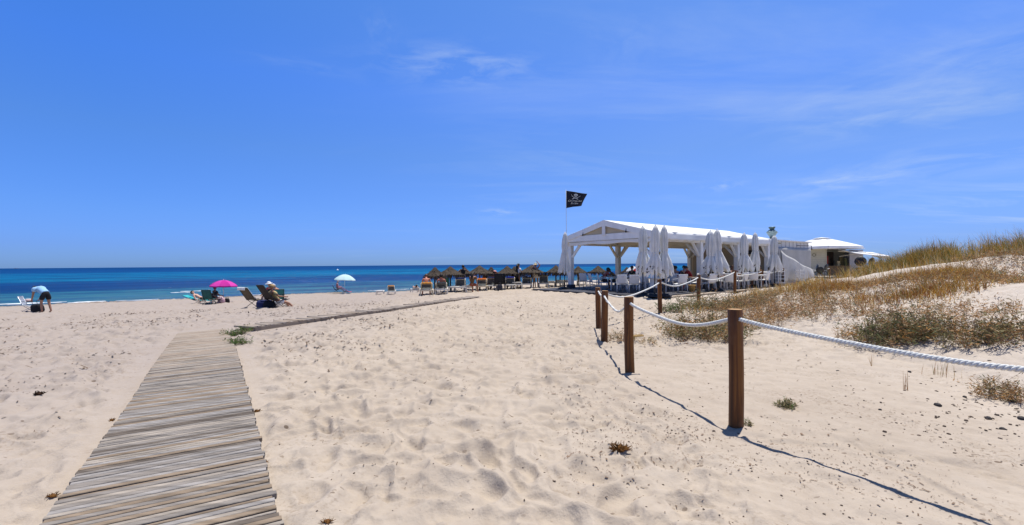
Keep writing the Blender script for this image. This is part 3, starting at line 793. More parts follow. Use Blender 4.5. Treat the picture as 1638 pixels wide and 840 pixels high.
def make_thatch(label, loc, seed, dia=2.3, hh=2.1, group='thatched parasols along the water'):
    rg = random.Random(seed); r = thing('thatched_parasol', label, 'parasol', loc, rg.random()*6, group)
    p = MB(); p.tube([(0, 0, -.2), (.01, 0, hh*.5), (0, 0, hh*.93)], [.055, .05, .045], 9); p.build('pole', pole_m, r, smooth=True)
    cn = MB(); n = 40; R_ = dia/2; z0 = hh*.68
    prof = [(.03, hh), (.09, hh-.05), (R_*.30, hh-.20), (R_*.62, hh-.37), (R_*.92, hh-.53), (R_, z0 - .02), (R_*.93, z0-.02), (R_*.55, hh-.50), (.05, hh-.28)]
    jj = [[rg.uniform(.95, 1.05) for k in range(n)] for i in prof]
    def fn(rr, z, a, i): k = int(round(a/(2*pi)*n)) % n; return (rr*jj[i][k], z + .02*(jj[i][(k+3) % n]-1)*10*(.3 if i < 2 else 1))
    cn.lathe(prof, n, fn=fn)
    # straw fringe and loose ends
    for k in range(150):
        a = rg.random()*2*pi; rr = R_*rg.uniform(.9, 1.0); zz_ = z0 - .01 + rg.uniform(-.02, .04); ln = rg.uniform(.12, .30); w = rg.uniform(.02, .045)
        c_, s_ = math.cos(a), math.sin(a); t_ = Vector((-s_, c_, 0)); b0 = Vector((rr*c_, rr*s_, zz_)); e = b0 + Vector((c_*.06, s_*.06, -ln)) + t_*rg.uniform(-.05, .05)
        cn.add([b0 - t_*w, b0 + t_*w, e + t_*w*.3, e - t_*w*.3], [(0, 1, 2, 3)])
    for k in range(160):
        a = rg.random()*2*pi; q = rg.uniform(.1, .95); rr = R_*q; zz_ = hh - .06 - .5*q + .02; c_, s_ = math.cos(a), math.sin(a); t_ = Vector((-s_, c_, 0))
        b0 = Vector((rr*c_, rr*s_, zz_)); e = b0 + Vector((c_*.16, s_*.16, -.06)); cn.add([b0 - t_*.014, b0 + t_*.014, e + t_*.006, e - t_*.006], [(0, 1, 2, 3)])
    cn.build('canopy', thatch_m, r)
    return r
def make_umbrella(label, loc, dia, hh, c1, c2, tilt=(0, 0), droop=.30, name='beach_umbrella', pole_c=None, sub_hub=True):
    r = thing(name, label, 'umbrella', loc, .3)
    p = MB(); p.tube([(0, 0, -.15), (0, 0, hh*.55), (tilt[0]*.5, tilt[1]*.5, hh*.97)], .018, 8); p.build('pole', pole_c or mat('white_pole', (.7, .7, .68), .4, .1, 5), r, smooth=True)
    cn = MB(); n = 8; R_ = dia/2; nv = 8; sb_ = 6
    def pt(a, q): return Vector((R_*q*math.cos(a), R_*q*math.sin(a), -droop*R_*q**2.0*1.25))
    off = Vector((tilt[0]*.55, tilt[1]*.55, hh)); M = Euler((-tilt[1]*.6, tilt[0]*.6, 0)).to_matrix()
    for g in range(n):
        cn.m = g % 2; a0, a1 = 2*pi*g/n, 2*pi*(g+1)/n
        def fn(u, v, a0=a0, a1=a1):
            q = v; A, B = pt(a0, q), pt(a1, q); p_ = A.lerp(B, u); p_.z += -.02*math.sin(pi*u)*q; return off + M @ p_
        cn.grid(fn, sb_, nv, .006)
        def fl(u, v, a0=a0, a1=a1):
            A, B = pt(a0, 1), pt(a1, 1); p_ = A.lerp(B, u); p_.z -= .02*math.sin(pi*u) + .07*v; return off + M @ p_
        cn.grid(fl, sb_, 1, .004)
    cn.build('canopy', [mat('cloth_umb_' + n_, c_, .8, .06, 8, trans=.25) for n_, c_ in (c1, c2)], r, smooth=False)
    if sub_hub:
        h = MB(); h.tube([off + Vector((0, 0, -.24)), off + Vector((0, 0, -.02))], [.05, .07], 8); h.build('hub', black_p, r)
        rb = MB()
        for g in range(n): rb.tube([off + M @ (pt(2*pi*g/n, .05) - Vector((0, 0, .012))), off + M @ (pt(2*pi*g/n, .55) - Vector((0, 0, .014))), off + M @ (pt(2*pi*g/n, .98) - Vector((0, 0, .012)))], .006, 4)
        rb.build('rib', grey_metal, r)
    f = MB(); f.blob(off + Vector((0, 0, .03)), (.02, .02, .05), 8, 5); f.build('finial', mat('white_pole', (.7, .7, .68)), r, smooth=True)
    return r
def make_folding(label, loc, rz, fab, frame, seat_h=.34, back=.62, recl=28, depth=.46, w=.52, arms=True, group=None, name='folding_chair', foot=0.0, sc_=1.0):
    """tube framed folding beach chair facing +Y"""
    r = thing(name, label, 'chair', loc, rz, group); r.scale = (sc_,)*3; c, s = math.sin(R(recl)), math.cos(R(recl))
    f = MB(); hw = w/2
    for q in (-1, 1):
        x = q*hw; bt = (x, -depth/2 - c*back, seat_h + s*back)
        f.tube([(x, depth/2 + .04, seat_h + .02), (x, -depth/2, seat_h), bt], .013, 6)
        f.tube([(x*.97, depth/2 - .03, 0), (x*.97, -depth/2 + .04, seat_h - .01), (x*.97, -depth/2 - .05, seat_h + .15)], .012, 6)
        f.tube([(x*.95, -depth/2 - .12, 0), (x*.95, depth/2 - .08, seat_h - .01)], .012, 6)
    f.tube([(-hw, -depth/2 - c*back, seat_h + s*back), (hw, -depth/2 - c*back, seat_h + s*back)], .013, 6)
    f.tube([(-hw*.95, -depth/2 - .12, .015), (hw*.95, -depth/2 - .12, .015)], .012, 6); f.tube([(-hw*.95, depth/2 - .03, .015), (hw*.95, depth/2 - .03, .015)], .012, 6)
    f.build('frame', frame, r, smooth=True)
    st = MB(); L1, L2 = depth + .02, back*.97
    st.grid(lambda u, v: ((u-.5)*w*.98, depth/2 + .03 - v*(depth + .03), seat_h + .012 - .05*math.sin(pi*v) - .02*math.sin(pi*u)), 6, 6, .006); st.build('seat', fab, r, smooth=True)
    bk = MB(); bk.grid(lambda u, v: ((u-.5)*w*.98, -depth/2 - c*back*v - s*.05*math.sin(pi*v)*math.sin(pi*u), seat_h + .01 + s*back*v), 6, 8, .006); bk.build('backrest', fab, r, smooth=True)
    if arms:
        for q in (-1, 1):
            a = MB(); a.box((q*(hw+.015), -.05, seat_h + .21), (.045, depth*.9, .022)); a.tube([(q*hw, depth/2 - .08, seat_h), (q*(hw+.015), depth/2 - .12, seat_h + .20)], .010, 6); a.build('armrest', black_p, r)
    if foot:
        g = MB(); g.grid(lambda u, v: ((u-.5)*w*.98, depth/2 + .03 + v*foot, seat_h + .012 - .04*math.sin(pi*v) - .06*v), 6, 6, .006)
        for q in (-1, 1): g.tube([(q*hw, depth/2, seat_h), (q*hw, depth/2 + foot, seat_h - .06), (q*hw, depth/2 + foot*.9, 0)], .012, 6)
        g.build('footrest', fab, r, smooth=True)
    return r
def bag(label, loc, rz, size, m, name='bag', handles=True, group=None, cat='bag'):
    r = thing(name, label, cat, loc, rz, group); b = MB()
    def fn(rr, z, a, i): return (rr*(1 + .06*math.sin(3*a+z*9)), z)
    w, d, h = size
    prof = [(.01, 0), (.46, .01), (.52, h*.3), (.50, h*.7), (.40, h*.95), (.30, h), (.01, h*.93)]
    b.lathe(prof, 16, fn=fn); b.v = [(x*w, y*d, z) for x, y, z in b.v]; b.build('body', m, r, smooth=True)
    if handles:
        for s in (-1, 1):
            hd = MB(); hd.tube([(-w*.2, s*d*.3, h*.9), (-w*.12, s*d*.36, h*1.25), (w*.12, s*d*.36, h*1.25), (w*.2, s*d*.3, h*.9)], .012, 6); hd.build('handle', m, r, smooth=True)
    return r
def stripes(name, c1, c2, scale=6, axis=0):
    if name in MATS: return MATS[name]
    m_ = bpy.data.materials.new(name); t = NT(m_); b = t.n('ShaderNodeBsdfPrincipled', i_Roughness=.85); tc = t.n('ShaderNodeTexCoord')
    wv = t.n('ShaderNodeTexWave'); wv.bands_direction = 'XYZ'[axis]; wv.inputs['Scale'].default_value = scale; t.l(tc.outputs['Object'], wv.inputs[0])
    r = t.ramp(wv.outputs[0], [(.45, lin(c1)), (.55, lin(c2))]); t.l(r.outputs[0], b.inputs[0]); o = t.n('ShaderNodeOutputMaterial'); t.l(b.outputs[0], o.inputs[0]); MATS[name] = m_; return m_
def V2(px, py, dz=0): return hit(px, py, dz)
ORG = cloth('orange', (.62, .27, .05)); NAVY = cloth('navy', (.018, .025, .09)); BLK = cloth('black', (.015, .015, .018)); WHT = cloth('white', (.74, .73, .70)); TURQ = cloth('turquoise', (.03, .36, .40)); TEAL = cloth('teal', (.03, .16, .15))
OLIVE = mat('olive_sling', (.11, .085, .05), .8, .15, 10)
# ------------------------------------------------------------------ left: man bending over a folding chair
p = V2(50, 499.5)
FC0 = make_folding('white and grey patterned folding chair the bending man holds', p, R(-60), stripes('grey_stripes', (.50, .54, .60), (.08, .10, .16), 9, 2), grey_metal, .36, .52, 20, group=None)
p = V2(60, 499.5) ; bag('black folded beach trolley bag beside the bending man', p, R(10), (.55, .36, .42), BLK, handles=False)
q = V2(45, 497); bag('white and red rolled towel bundle lying on the patterned folding chair', Vector((q.x, q.y, q.z + .50)), R(40), (.30, .26, .20), stripes('red_white', (.70, .66, .64), (.45, .16, .13), 5, 2), name='towel_bundle', handles=False, cat='towel')
person('man in pale blue shirt and black shorts bending over a folding chair at the waterline', V2(73, 499.5), R(80), 'tan', 'dark', ph=.92, lean=46, curl=26, head=-6,
       legs=[(10, 3, -8), (0, 4, -16)], arms=[(10, 4, 22, -4), (22, 6, 34, -2)], scale=1.06, loose=.06, top=('pale_blue', (.27, .47, .68)), bottom=('black', (.015, .015, .018), .75))
# ------------------------------------------------------------------ magenta umbrella group
p = V2(357.5, 483.5); g_ = p
hh = 1.6 - (446.5-424.8)/690*p.y*.999 - p.z + .0
make_umbrella('bright magenta beach umbrella on a white pole', p, 39/690*p.y, hh, ('magenta', (.52, .012, .30)), ('pink', (.66, .05, .40)), (.03, 0), .36)
lo = make_folding('turquoise low beach lounger with a person lying on it', V2(322, 486), R(-83), TURQ, dark_metal, .26, .75, 66, .60, .56, arms=False, name='beach_lounger', foot=.45)
person('dark haired person in a black swimsuit lying on the turquoise lounger', V2(322, 486) + Vector((.05, 0, .0)), R(-83), 'fair', 'dark', ph=.38, lean=-66, curl=6, head=10,
       legs=[(88, 6, 78), (112, 6, 30)], arms=[(40, 14, 70, 0), (30, 14, 60, 0)], bottom=('black', (.015, .015, .018), .25))
make_folding('dark green striped folding chair seen from behind beside the turquoise lounger', V2(336, 487), R(5), stripes('green_stripes', (.02, .16, .13), (.012, .02, .025), 5, 0), dark_metal, .36, .62, 20, .46, .55)
make_folding('black folding chair beneath the magenta umbrella', V2(347, 485.5), R(-25), BLK, dark_metal, .30, .45, 25, .44, .5)
person('person in black with dark hair sitting low under the magenta umbrella', V2(345, 484) + Vector((0, .0, 0)), R(-25), 'brown', 'dark', ph=.34, lean=-14, curl=10, legs=[(84, 8, 20), (80, 8, 10)], arms=[(30, 10, 75, -5), (25, 12, 70, -5)], top=('black', (.015, .015, .018)), bottom=('black', (.015, .015, .018)))
bag('pink patterned cool bag with white top under the magenta umbrella', V2(354, 485), R(10), (.42, .34, .36), stripes('pink_white', (.55, .22, .28), (.60, .50, .50), 7, 2), name='cool_bag')
bag('small black bag at the right end of the umbrella group', V2(363, 484.5), R(0), (.32, .3, .30), BLK)
bag('white folded cloth bag behind the pink cool bag', V2(352, 482.5), R(30), (.34, .3, .42), WHT, name='cloth_bag', handles=False)
# ------------------------------------------------------------------ deck chair group
make_folding('olive brown deck chair with a white towel over its back', V2(411, 492.5), R(-22), OLIVE, dark_metal, .36, .66, 36, .52, .56, arms=False, name='deck_chair')
q = V2(411, 492.5); tw = towel('white towel hung over the olive brown deck chair', q + Vector((-.34*.375, -.34*.927, .05)), R(-22), WHT, 54, .48, .50, .14, start=-.02); tw.scale = (.98, 1.0, .98)
make_folding('dark brown deck chair holding a person in a tan shirt', V2(441, 492.5), R(-34), mat('dark_sling', (.035, .026, .020), .8, .2, 10), dark_metal, .36, .72, 32, .50, .60, arms=True, name='deck_chair')
person('person in a tan yellow shirt leaning sideways in the dark deck chair', V2(441, 492.5) + Vector((.05, .08, 0)), R(-40), 'tan', 'blond', ph=.34, lean=-34, curl=6, head=30, scale=.92,
       legs=[(80, 8, 30), (74, 10, 40)], arms=[(-12, 34, -6, 8), (40, 12, 84, 0)], top=('tan_yellow', (.52, .42, .20)), bottom=('white', (.74, .73, .70)))
bag('navy blue beach bag on the sand between the two deck chairs', V2(423, 493), R(20), (.62, .40, .34), NAVY)
bag('black beach bag in the shade of the dark deck chair', V2(431, 493), R(-10), (.50, .36, .30), BLK)
make_folding('black low folding chair behind the dark deck chair', V2(434, 487), R(40), BLK, dark_metal, .40, .55, 15, .46, .52)
person('woman in a white sun hat and red top sitting behind the deck chairs', V2(433, 487), R(150), 'tan', 'dark', ph=.56, lean=4, curl=4, legs=[(84, 8, 4), (86, 8, 0)], arms=[(20, 12, 60, -8), (24, 12, 60, -8)], top=('red', (.58, .05, .06)), bottom=('black', (.015, .015, .018)), hat=('hat_white', (.78, .77, .74), .20))
make_folding('teal and black folding chair at the right of the deck chair group', V2(446, 487.5), R(30), TEAL, dark_metal, .38, .55, 18, .46, .52)
person('person in blue with a white cap seated beside the teal folding chair', V2(449, 487), R(100), 'tan', 'grey', ph=.50, lean=22, curl=10, legs=[(84, 8, 4), (86, 8, 0)], arms=[(40, 8, 70, -4), (44, 8, 70, -4)], top=('slate', (.05, .10, .16)), bottom=('navy', (.018, .025, .09)), hat=('hat_blue', (.55, .60, .70), .13))
bag('white plastic bag on the sand by the black chair legs', V2(444, 491), R(30), (.30, .24, .26), WHT, handles=False)
make_folding('black folding stool chair standing right of the white bag', V2(451, 490), R(-40), BLK, dark_metal, .30, .30, 30, .40, .42, arms=False)
# ------------------------------------------------------------------ turquoise umbrella group
p = at_depth(551.5, 466, 46); p.z = H(p.x, p.y); hh = 1.6 - (438-424)/690*p.y - p.z
make_umbrella('pale turquoise beach umbrella tilted over the shoreline', p, 32/690*p.y, hh, ('aqua', (.56, .76, .76)), ('aqua2', (.62, .79, .78)), (.10, .0), .42)
make_folding('black folding chair by the turquoise umbrella', V2(538.5, 468), R(-62), BLK, dark_metal, .36, .55, 22, .46, .52)
person('person in a white cap and rose top sitting by the turquoise umbrella', V2(539.5, 468), R(-62), 'fair', 'grey', ph=.45, lean=-8, curl=12, head=6, scale=1.15, legs=[(82, 8, 42), (80, 8, 38)], arms=[(20, 12, 70, -8), (20, 12, 70, -8)], top=('rose', (.45, .20, .22)), hat=('hat_white', (.78, .77, .74), .14))
CRIM = cloth('crimson', (.50, .05, .10))
tb = MB()
def fn(u, v): 
    y = .05 + v*1.5; z = (.62 - .12*v if v < .25 else .59*max(0, 1-(v-.25)/.55)**1.1 + .03) ; return ((u-.5)*.55*(1 + .2*v) + .03*math.sin(7*v), y, z + .02*math.sin(u*14) + .03*math.sin(pi*u))
tb.grid(fn, 10, 18, .015); o = tb.build('towel', CRIM, None, smooth=True); o.location = V2(539.5, 468); o.rotation_euler = (0, 0, R(-62)); tag(o, 'crimson towel spread over the legs of the person by the turquoise umbrella', 'towel')
# ------------------------------------------------------------------ sunbeds
SB = []
def sunbed(px, py, rz, label, tw=None, back=48, fr=None):
    """rz: +Y local is the foot end"""
    loc = V2(px, py); r_ = R(rz); dirv = Vector((-math.sin(r_), math.cos(r_), 0)); l = loc + dirv*.5; l.z = H(l.x, l.y)
    b_ = make_sunbed(label, l, r_, back, fr or plast)
    if tw: towel(tw[0], l, r_, tw[1], back, group=None)
    return l, r_
beds = [
 (625.5, 471.8, 12, 'white sunbed with orange towel standing apart left of the parasols', ('orange towel over the sunbed standing apart left of the parasols', ORG), 50, None),
 (607.5, 471.5, 14, 'low white sunbed with its back down, leftmost of all sunbeds', None, 3, None),
 (666, 468.5, 20, 'white sunbed holding a person with raised knees', None, 12, None),
 (682.5, 473.2, 12, 'yellowed sunbed with orange towel and a sunburnt sitter', ('orange towel under the sunburnt sitter', ORG), 34, plast_y),
 (706, 471.5, 8, 'white sunbed under the leftmost thatched parasol with a reclining person', ('dark grey towel under the reclining person', cloth('charcoal', (.05, .055, .06))), 30, None),
 (737, 466.8, 10, 'white sunbed with navy towel in front of the standing woman', ('navy towel on the sunbed in front of the standing woman', NAVY), 48, None),
 (751, 467.0, 60, 'white sunbed carrying the long haired woman', None, 8, None),
 (771, 465.6, 6, 'yellowed sunbed covered by a bright orange red towel', ('bright orange red towel next to the long haired woman', cloth('flame', (.70, .18, .03))), 40, plast_y),
 (787, 464.4, 4, 'white sunbed with a dark blue towel left of the black chairs', ('dark blue towel left of the black chairs', NAVY), 46, None),
 (816.5, 462.8, 4, 'white sunbed with a royal blue towel right of the black chairs', ('royal blue towel right of the black chairs', cloth('royal', (.015, .02, .20))), 44, None),
 (827, 462.2, 2, 'white sunbed behind the woman in white and blue', None, 10, None),
 (843, 461.5, 0, 'white sunbed between the two standing women, black towel', ('black towel between the two standing women', BLK), 40, None),
 (870, 460.2, -2, 'white sunbed with tall black backed towel right of the straw hat woman', ('black towel right of the straw hat woman', BLK), 56, None),
 (881, 458.5, -4, 'flat white sunbed behind the straw hat woman', None, 6, None),
 (896, 459.0, -4, 'white sunbed behind the leftmost closed parasol', None, 14, None),
 (906.5, 457.5, -6, 'white sunbed beside the left front post of the pavilion', None, 10, None),
 (930, 456.0, -8, 'white sunbed seen between the pavilion posts, left', ('grey towel on the sunbed between the pavilion posts', cloth('charcoal', (.05, .055, .06))), 40, None),
]
BL = {}
for b_ in beds: BL[b_[0]] = sunbed(b_[0], b_[1], b_[2], b_[3], b_[4], b_[5], b_[6])
def on_bed(k, dy=0, dx=0):
    l, r_ = BL[k]; d = Vector((-math.sin(r_), math.cos(r_), 0)); s = Vector((d.y, -d.x, 0)); return l + d*dy + s*dx, r_
l, r_ = on_bed(666, .1); person('person lying on a sunbed with knees raised, left of the parasols', l, r_, 'fair', 'dark', ph=.46, lean=-78, curl=4, head=10, legs=[(118, 8, 12), (108, 8, 20)], arms=[(30, 16, 60, 0), (30, 16, 50, 0)], bottom=('black', (.015, .015, .018), .3))
l, r_ = on_bed(682.5, .35); person('sunburnt bare backed man sitting on the orange towel', l, r_, 'red', 'brown', ph=.46, lean=12, curl=14, head=8, legs=[(88, 12, 10), (86, 12, 4)], arms=[(30, 10, 70, -10), (30, 10, 70, -10)], bottom=('swim_navy', (.02, .03, .08)))
l, r_ = on_bed(706, .15); person('tanned person reclining under the leftmost thatched parasol', l, r_, 'red', 'dark', ph=.46, lean=-38, curl=4, head=16, legs=[(100, 8, 40), (90, 8, 70)], arms=[(10, 20, 60, 0), (30, 14, 70, 0)], bottom=('swim_green', (.02, .12, .07)))
make_folding('dark green high backed beach chair behind the reclining person', V2(711, 467.5), R(10), cloth('bottle_green', (.015, .11, .06)), dark_metal, .36, .62, 18)
person('slim woman in a dark swimsuit standing with hands on her hips under the thatch', V2(741, 463.3), R(20), 'brown', 'dark', longhair=False, legs=[(2, 3, -2), (-2, 5, -2)], arms=[(-14, 48, 30, -38), (-14, 48, 30, -38)], top=('swim_black', (.014, .014, .018)), bottom=('swim_black', (.014, .014, .018), .15), sleeve=False)
l, r_ = on_bed(751, .0); person('long haired woman in brown sitting on the end of a sunbed', V2(755, 467.3), R(-20), 'tan', 'dark', longhair=True, ph=.47, lean=10, curl=10, legs=[(86, 8, 8), (88, 8, 2)], arms=[(20, 12, 60, -8), (10, 14, 40, -8)], top=('brown_top', (.16, .075, .025)), bottom=('rust', (.24, .06, .03)))
l, r_ = on_bed(771, .6); person('person with dark curly hair drinking beside the orange red towel', on_bed(771, .72, .12)[0], R(-60), 'brown', 'dark', ph=.46, lean=8, curl=8, legs=[(86, 8, 8), (88, 8, 2)], arms=[(30, 10, 130, -12), (20, 12, 70, -8)], top=('swim_black', (.014, .014, .018)), bottom=('swim_black', (.014, .014, .018)))
for px, py, a, lb in ((796.5, 464.5, 8, 'black high backed beach chair under the dark thatched parasol, left of the pair'), (803, 464, -6, 'black high backed beach chair under the dark thatched parasol, right of the pair')):
    make_folding(lb, V2(px, py), R(a), BLK, dark_metal, .42, .66, 14, .46, .50, name='beach_chair', group='black beach chairs under the thatched parasol')
make_folding('tall black beach chair just left of the woman in white and blue', V2(823, 461.2), R(10), BLK, dark_metal, .42, .85, 10, .5, .55, name='beach_chair', group='black beach chairs under the thatched parasol')
person('person in a pink wide hat and red top sitting left of the black chairs', on_bed(787, .62, .10)[0], R(-50), 'red', 'brown', ph=.46, lean=4, curl=8, legs=[(86, 8, 8), (88, 8, 2)], arms=[(30, 10, 60, -8), (30, 10, 60, -8)], top=('red', (.58, .05, .06)), hat=('hat_pink', (.55, .28, .25), .26))
bag('black rucksack leaning against the black beach chairs', V2(799.5, 465), R(0), (.34, .28, .40), mat('cloth_charcoal_bag', (.035, .035, .045), .85, .2, 12), name='rucksack')
# standing women
person('woman with long dark hair in a white top and blue patterned wrap', V2(829.5, 461.3), R(-62), 'tan', 'dark', longhair=True, legs=[(-3, 3, -4), (6, 4, 2)], arms=[(18, 8, 30, 0), (26, 8, 50, 0)], top=('white_top', (.72, .72, .74)), bottom=('navy_print', (.04, .06, .22), .3))
wr = MB()
wr.grid(lambda u, v: ((.12 + .62*u)*1.0, .10*math.sin(6*u) + .02, 1.0 + .14*(1-v)*(1-u) - .34*v*(.5 + .6*u) - .22*u + .04*math.sin(9*u + 3*v)), 14, 8, .01)
o = wr.build('beach_wrap', stripes('blue_white', (.62, .70, .85), (.18, .30, .66), 3, 2), None, smooth=True); o.location = V2(829.5, 461.3); tag(o, 'white and blue cloth wrap blowing from the hand of the dark haired woman', 'wrap')
person('woman in a straw hat and cream dress with raised arms on the beach', V2(857, 460.6), R(170), 'tan', 'blond', longhair=False, legs=[(4, 6, 2), (-4, 7, -4)], arms=[(150, 30, 205, -40), (60, 24, 150, -30)], dress=('cream', (.62, .53, .38), .22, .22, 0), hat=('straw', (.66, .56, .34), .20))
person('person in brown standing close behind the straw hat woman', V2(853, 459.9), R(20), 'tan', 'brown', legs=[(8, 4, 2), (-6, 4, -6)], arms=[(20, 12, 40, -5), (10, 14, 20, -5)], top=('rust_top', (.22, .10, .05)), bottom=('rust', (.24, .06, .03)), scale=.94)
q = V2(859.5, 460.4); bag('black shoulder bag held against the cream dress', Vector((q.x+.03, q.y-.22, q.z + .80)), R(0), (.26, .16, .34), BLK, name='shoulder_bag')
# ------------------------------------------------------------------ thatched parasols
k = 0
for (px, ap, pb, hw, lb) in (
   (696, 427.6, 470.0, 18.5, 'leftmost thatched parasol with long straw fringe'), (720.5, 426.3, 466.6, 22, 'wide thatched parasol, second from the left'),
   (742.8, 427.2, 462.5, 15, 'thatched parasol above the woman with hands on hips'), (767.3, 424.8, 464.0, 23, 'large thatched parasol above the orange red towel'),
   (786, 427.2, 461.5, 13, 'small thatched parasol above the dark blue towel'), (811.5, 425.6, 462.0, 19, 'dark thatched parasol over the black beach chairs'),
   (823.5, 426.2, 459.0, 14, 'thatched parasol just behind the woman in white and blue'), (850, 424.2, 460.5, 23, 'thatched parasol behind the straw hat woman'),
   (889.5, 424.4, 459.5, 18, 'thatched parasol left of the closed cream parasol'), (896, 424.8, 457.5, 12, 'thatched parasol half behind the closed cream parasol'),
   (925, 426.0, 457.0, 17, 'thatched parasol right of the left front post of the pavilion'), (957, 425.2, 456.0, 17, 'thatched parasol behind the two men at the table'),
   (1003, 427.5, 453.0, 12, 'thatched parasol right of the inner cream post of the pavilion'), (1026, 428.5, 452.5, 11, 'thatched parasol behind the three closed parasols')):
    p = V2(px, pb); hh = 1.6 - (ap - (423.2 - (px-819)*.0077))/690*p.y - p.z
    make_thatch(lb, p, 40 + k, 2*hw/690*p.y, hh); k += 1
p = V2(813, 457.5); make_umbrella('white beach umbrella low behind the dark thatched parasol', p, 24/690*p.y, 1.6 - (444-423)/690*p.y - p.z, ('umbwhite', (.74, .75, .76)), ('umbwhite2', (.70, .72, .75)), (0, 0), .5)
p = V2(1013, 453.5); make_umbrella('white domed beach umbrella seen through the pavilion', p, 22/690*p.y, 1.6 - (426.5-421.7)/690*p.y - p.z, ('umbwhite', (.74, .75, .76)), ('umbwhite2', (.70, .72, .75)), (0, 0), .5)
p = V2(1018.5, 455); make_umbrella('red beach umbrella seen through the pavilion', p, 12/690*p.y, 1.6 - (429.5-421.7)/690*p.y - p.z, ('umbred', (.42, .02, .02)), ('umbred2', (.36, .02, .02)), (0, 0), .5)
# boats
def boat(label, px, py, L, c_hull, c_top):
    d = ray(px, py); kk = 3200/d.y; p = EYE + d*kk; r = thing('boat', label, 'boat', (p.x, p.y, SEA_Z), R(35))
    h = MB(); prof = []
    def fn(u, v):
        a = u*2-1; wv = L*.14*(1-max(0, a)**2.2); s = (v*2-1); return (a*L/2, s*wv, L*.09*(1.0 if abs(s) > .99 else abs(s)**2) + L*.02*max(0, a) - L*.02)
    h.grid(fn, 16, 8, L*.01); h.box((0, 0, L*.065), (L*.9, L*.18, L*.01)); h.build('hull', c_hull, r)
    c = MB(); c.box((-L*.12, 0, L*.12), (L*.34, L*.16, L*.10), taper=.85); c.build('cabin', c_top, r)
    mm = MB(); mm.tube([(-L*.1, 0, L*.16), (-L*.1, 0, L*.30)], L*.008, 6); mm.build('mast', c_top, r)
boat('tiny grey ship on the far left horizon', 26, 431.6, 26, mat('ship_grey', (.16, .20, .28)), mat('ship_top', (.40, .44, .50)))
d = ray(540, 432.6); kk = (SEA_Z - EYE.z)/d.z; p = EYE + d*kk; by = thing('buoy', 'tiny white buoy out at sea above the turquoise umbrella', 'buoy', (p.x, p.y, SEA_Z))
b_ = MB(); b_.lathe([(.01, -.3), (.55, -.25), (.70, .1), (.55, .5), (.2, .75), (.01, .8)], 14); b_.build('float', mat('buoy_white', (.8, .8, .8)), by, smooth=True)
b_ = MB(); b_.tube([(0, 0, .7), (0, 0, 1.3)], .06, 6); b_.build('mast', mat('buoy_white', (.8, .8, .8)), by)
# ------------------------------------------------------------------ pavilion restaurant
TH = .66690589; R1 = Vector((7.34, 22.39, 0)); U = Vector((math.cos(TH), math.sin(TH), 0)); Vv = Vector((-math.sin(TH), math.cos(TH), 0))
SP, WD = 4.682, 5.91; DZ = .10
def W(u, v, z=0): return R1 + U*u + Vv*v + Vector((0, 0, z))
white_w = mat('white_painted_wood', (.80, .79, .77), .55, .07, 3, .003, .3, stretch=(1, 1, .3))
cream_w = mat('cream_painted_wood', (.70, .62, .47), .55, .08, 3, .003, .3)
canvas = mat('white_canvas', (.82, .82, .81), .8, .09, .7, .004, .1, trans=.12, bscale=3)
cream_cv = mat('cream_canvas', (.78, .68, .50), .8, .05, 2, trans=.5)
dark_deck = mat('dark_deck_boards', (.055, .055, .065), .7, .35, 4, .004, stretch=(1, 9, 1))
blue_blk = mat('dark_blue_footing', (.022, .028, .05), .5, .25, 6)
dk = thing('wooden_deck', 'dark timber deck under the white pavilion restaurant', 'deck', R1, TH)
db = MB(); u = -2.5
while u < 16.2:
    z = DZ - .02 + .003*math.sin(u*37)
    db.box((u + .07, 2.55, z), (.132, 8.3, .04)); u += .14
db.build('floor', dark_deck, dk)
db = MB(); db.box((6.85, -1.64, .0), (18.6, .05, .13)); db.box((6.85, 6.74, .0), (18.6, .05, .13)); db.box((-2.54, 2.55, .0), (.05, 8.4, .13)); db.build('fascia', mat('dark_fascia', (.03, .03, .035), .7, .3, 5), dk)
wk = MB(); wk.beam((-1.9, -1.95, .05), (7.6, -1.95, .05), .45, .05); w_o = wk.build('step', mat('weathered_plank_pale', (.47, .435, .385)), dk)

pv = thing('pavilion', 'white open sided restaurant pavilion with gabled canvas roof on the dune edge', 'pavilion', R1, TH)
EV, AP = 3.27, 4.02; hs = .145
def brace(a, b, m_, par, w=.13): k = MB(); k.beam(a, b, w, w*.95, up=(1, .3, .2)); return k.build('brace', m_, par)
for i in range(4):
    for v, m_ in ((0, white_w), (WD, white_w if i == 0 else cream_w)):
        p = MB(); x = i*SP
        p.box((x, v, (DZ + 3.0)/2), (hs*2, hs*2, 3.0 - DZ))
        po = p.build('post', m_, pv, bevel=.015)
        f = MB(); f.box((x, v, DZ + .11), (hs*2+.10, hs*2+.10, .22)); f.build('footing', blue_blk, po)
        s = 1 if v == 0 else -1
        for du in (-1, 1):
            if (i == 0 and du < 0) or (i == 3 and du > 0): continue
            brace((x + du*.14, v + .012*du, 2.02), (x + du*.86, v + .012*du, 2.80), m_, po)
        brace((x + .012, v + s*.14, 2.02), (x + .012, v + s*.86, 2.80), m_, po)
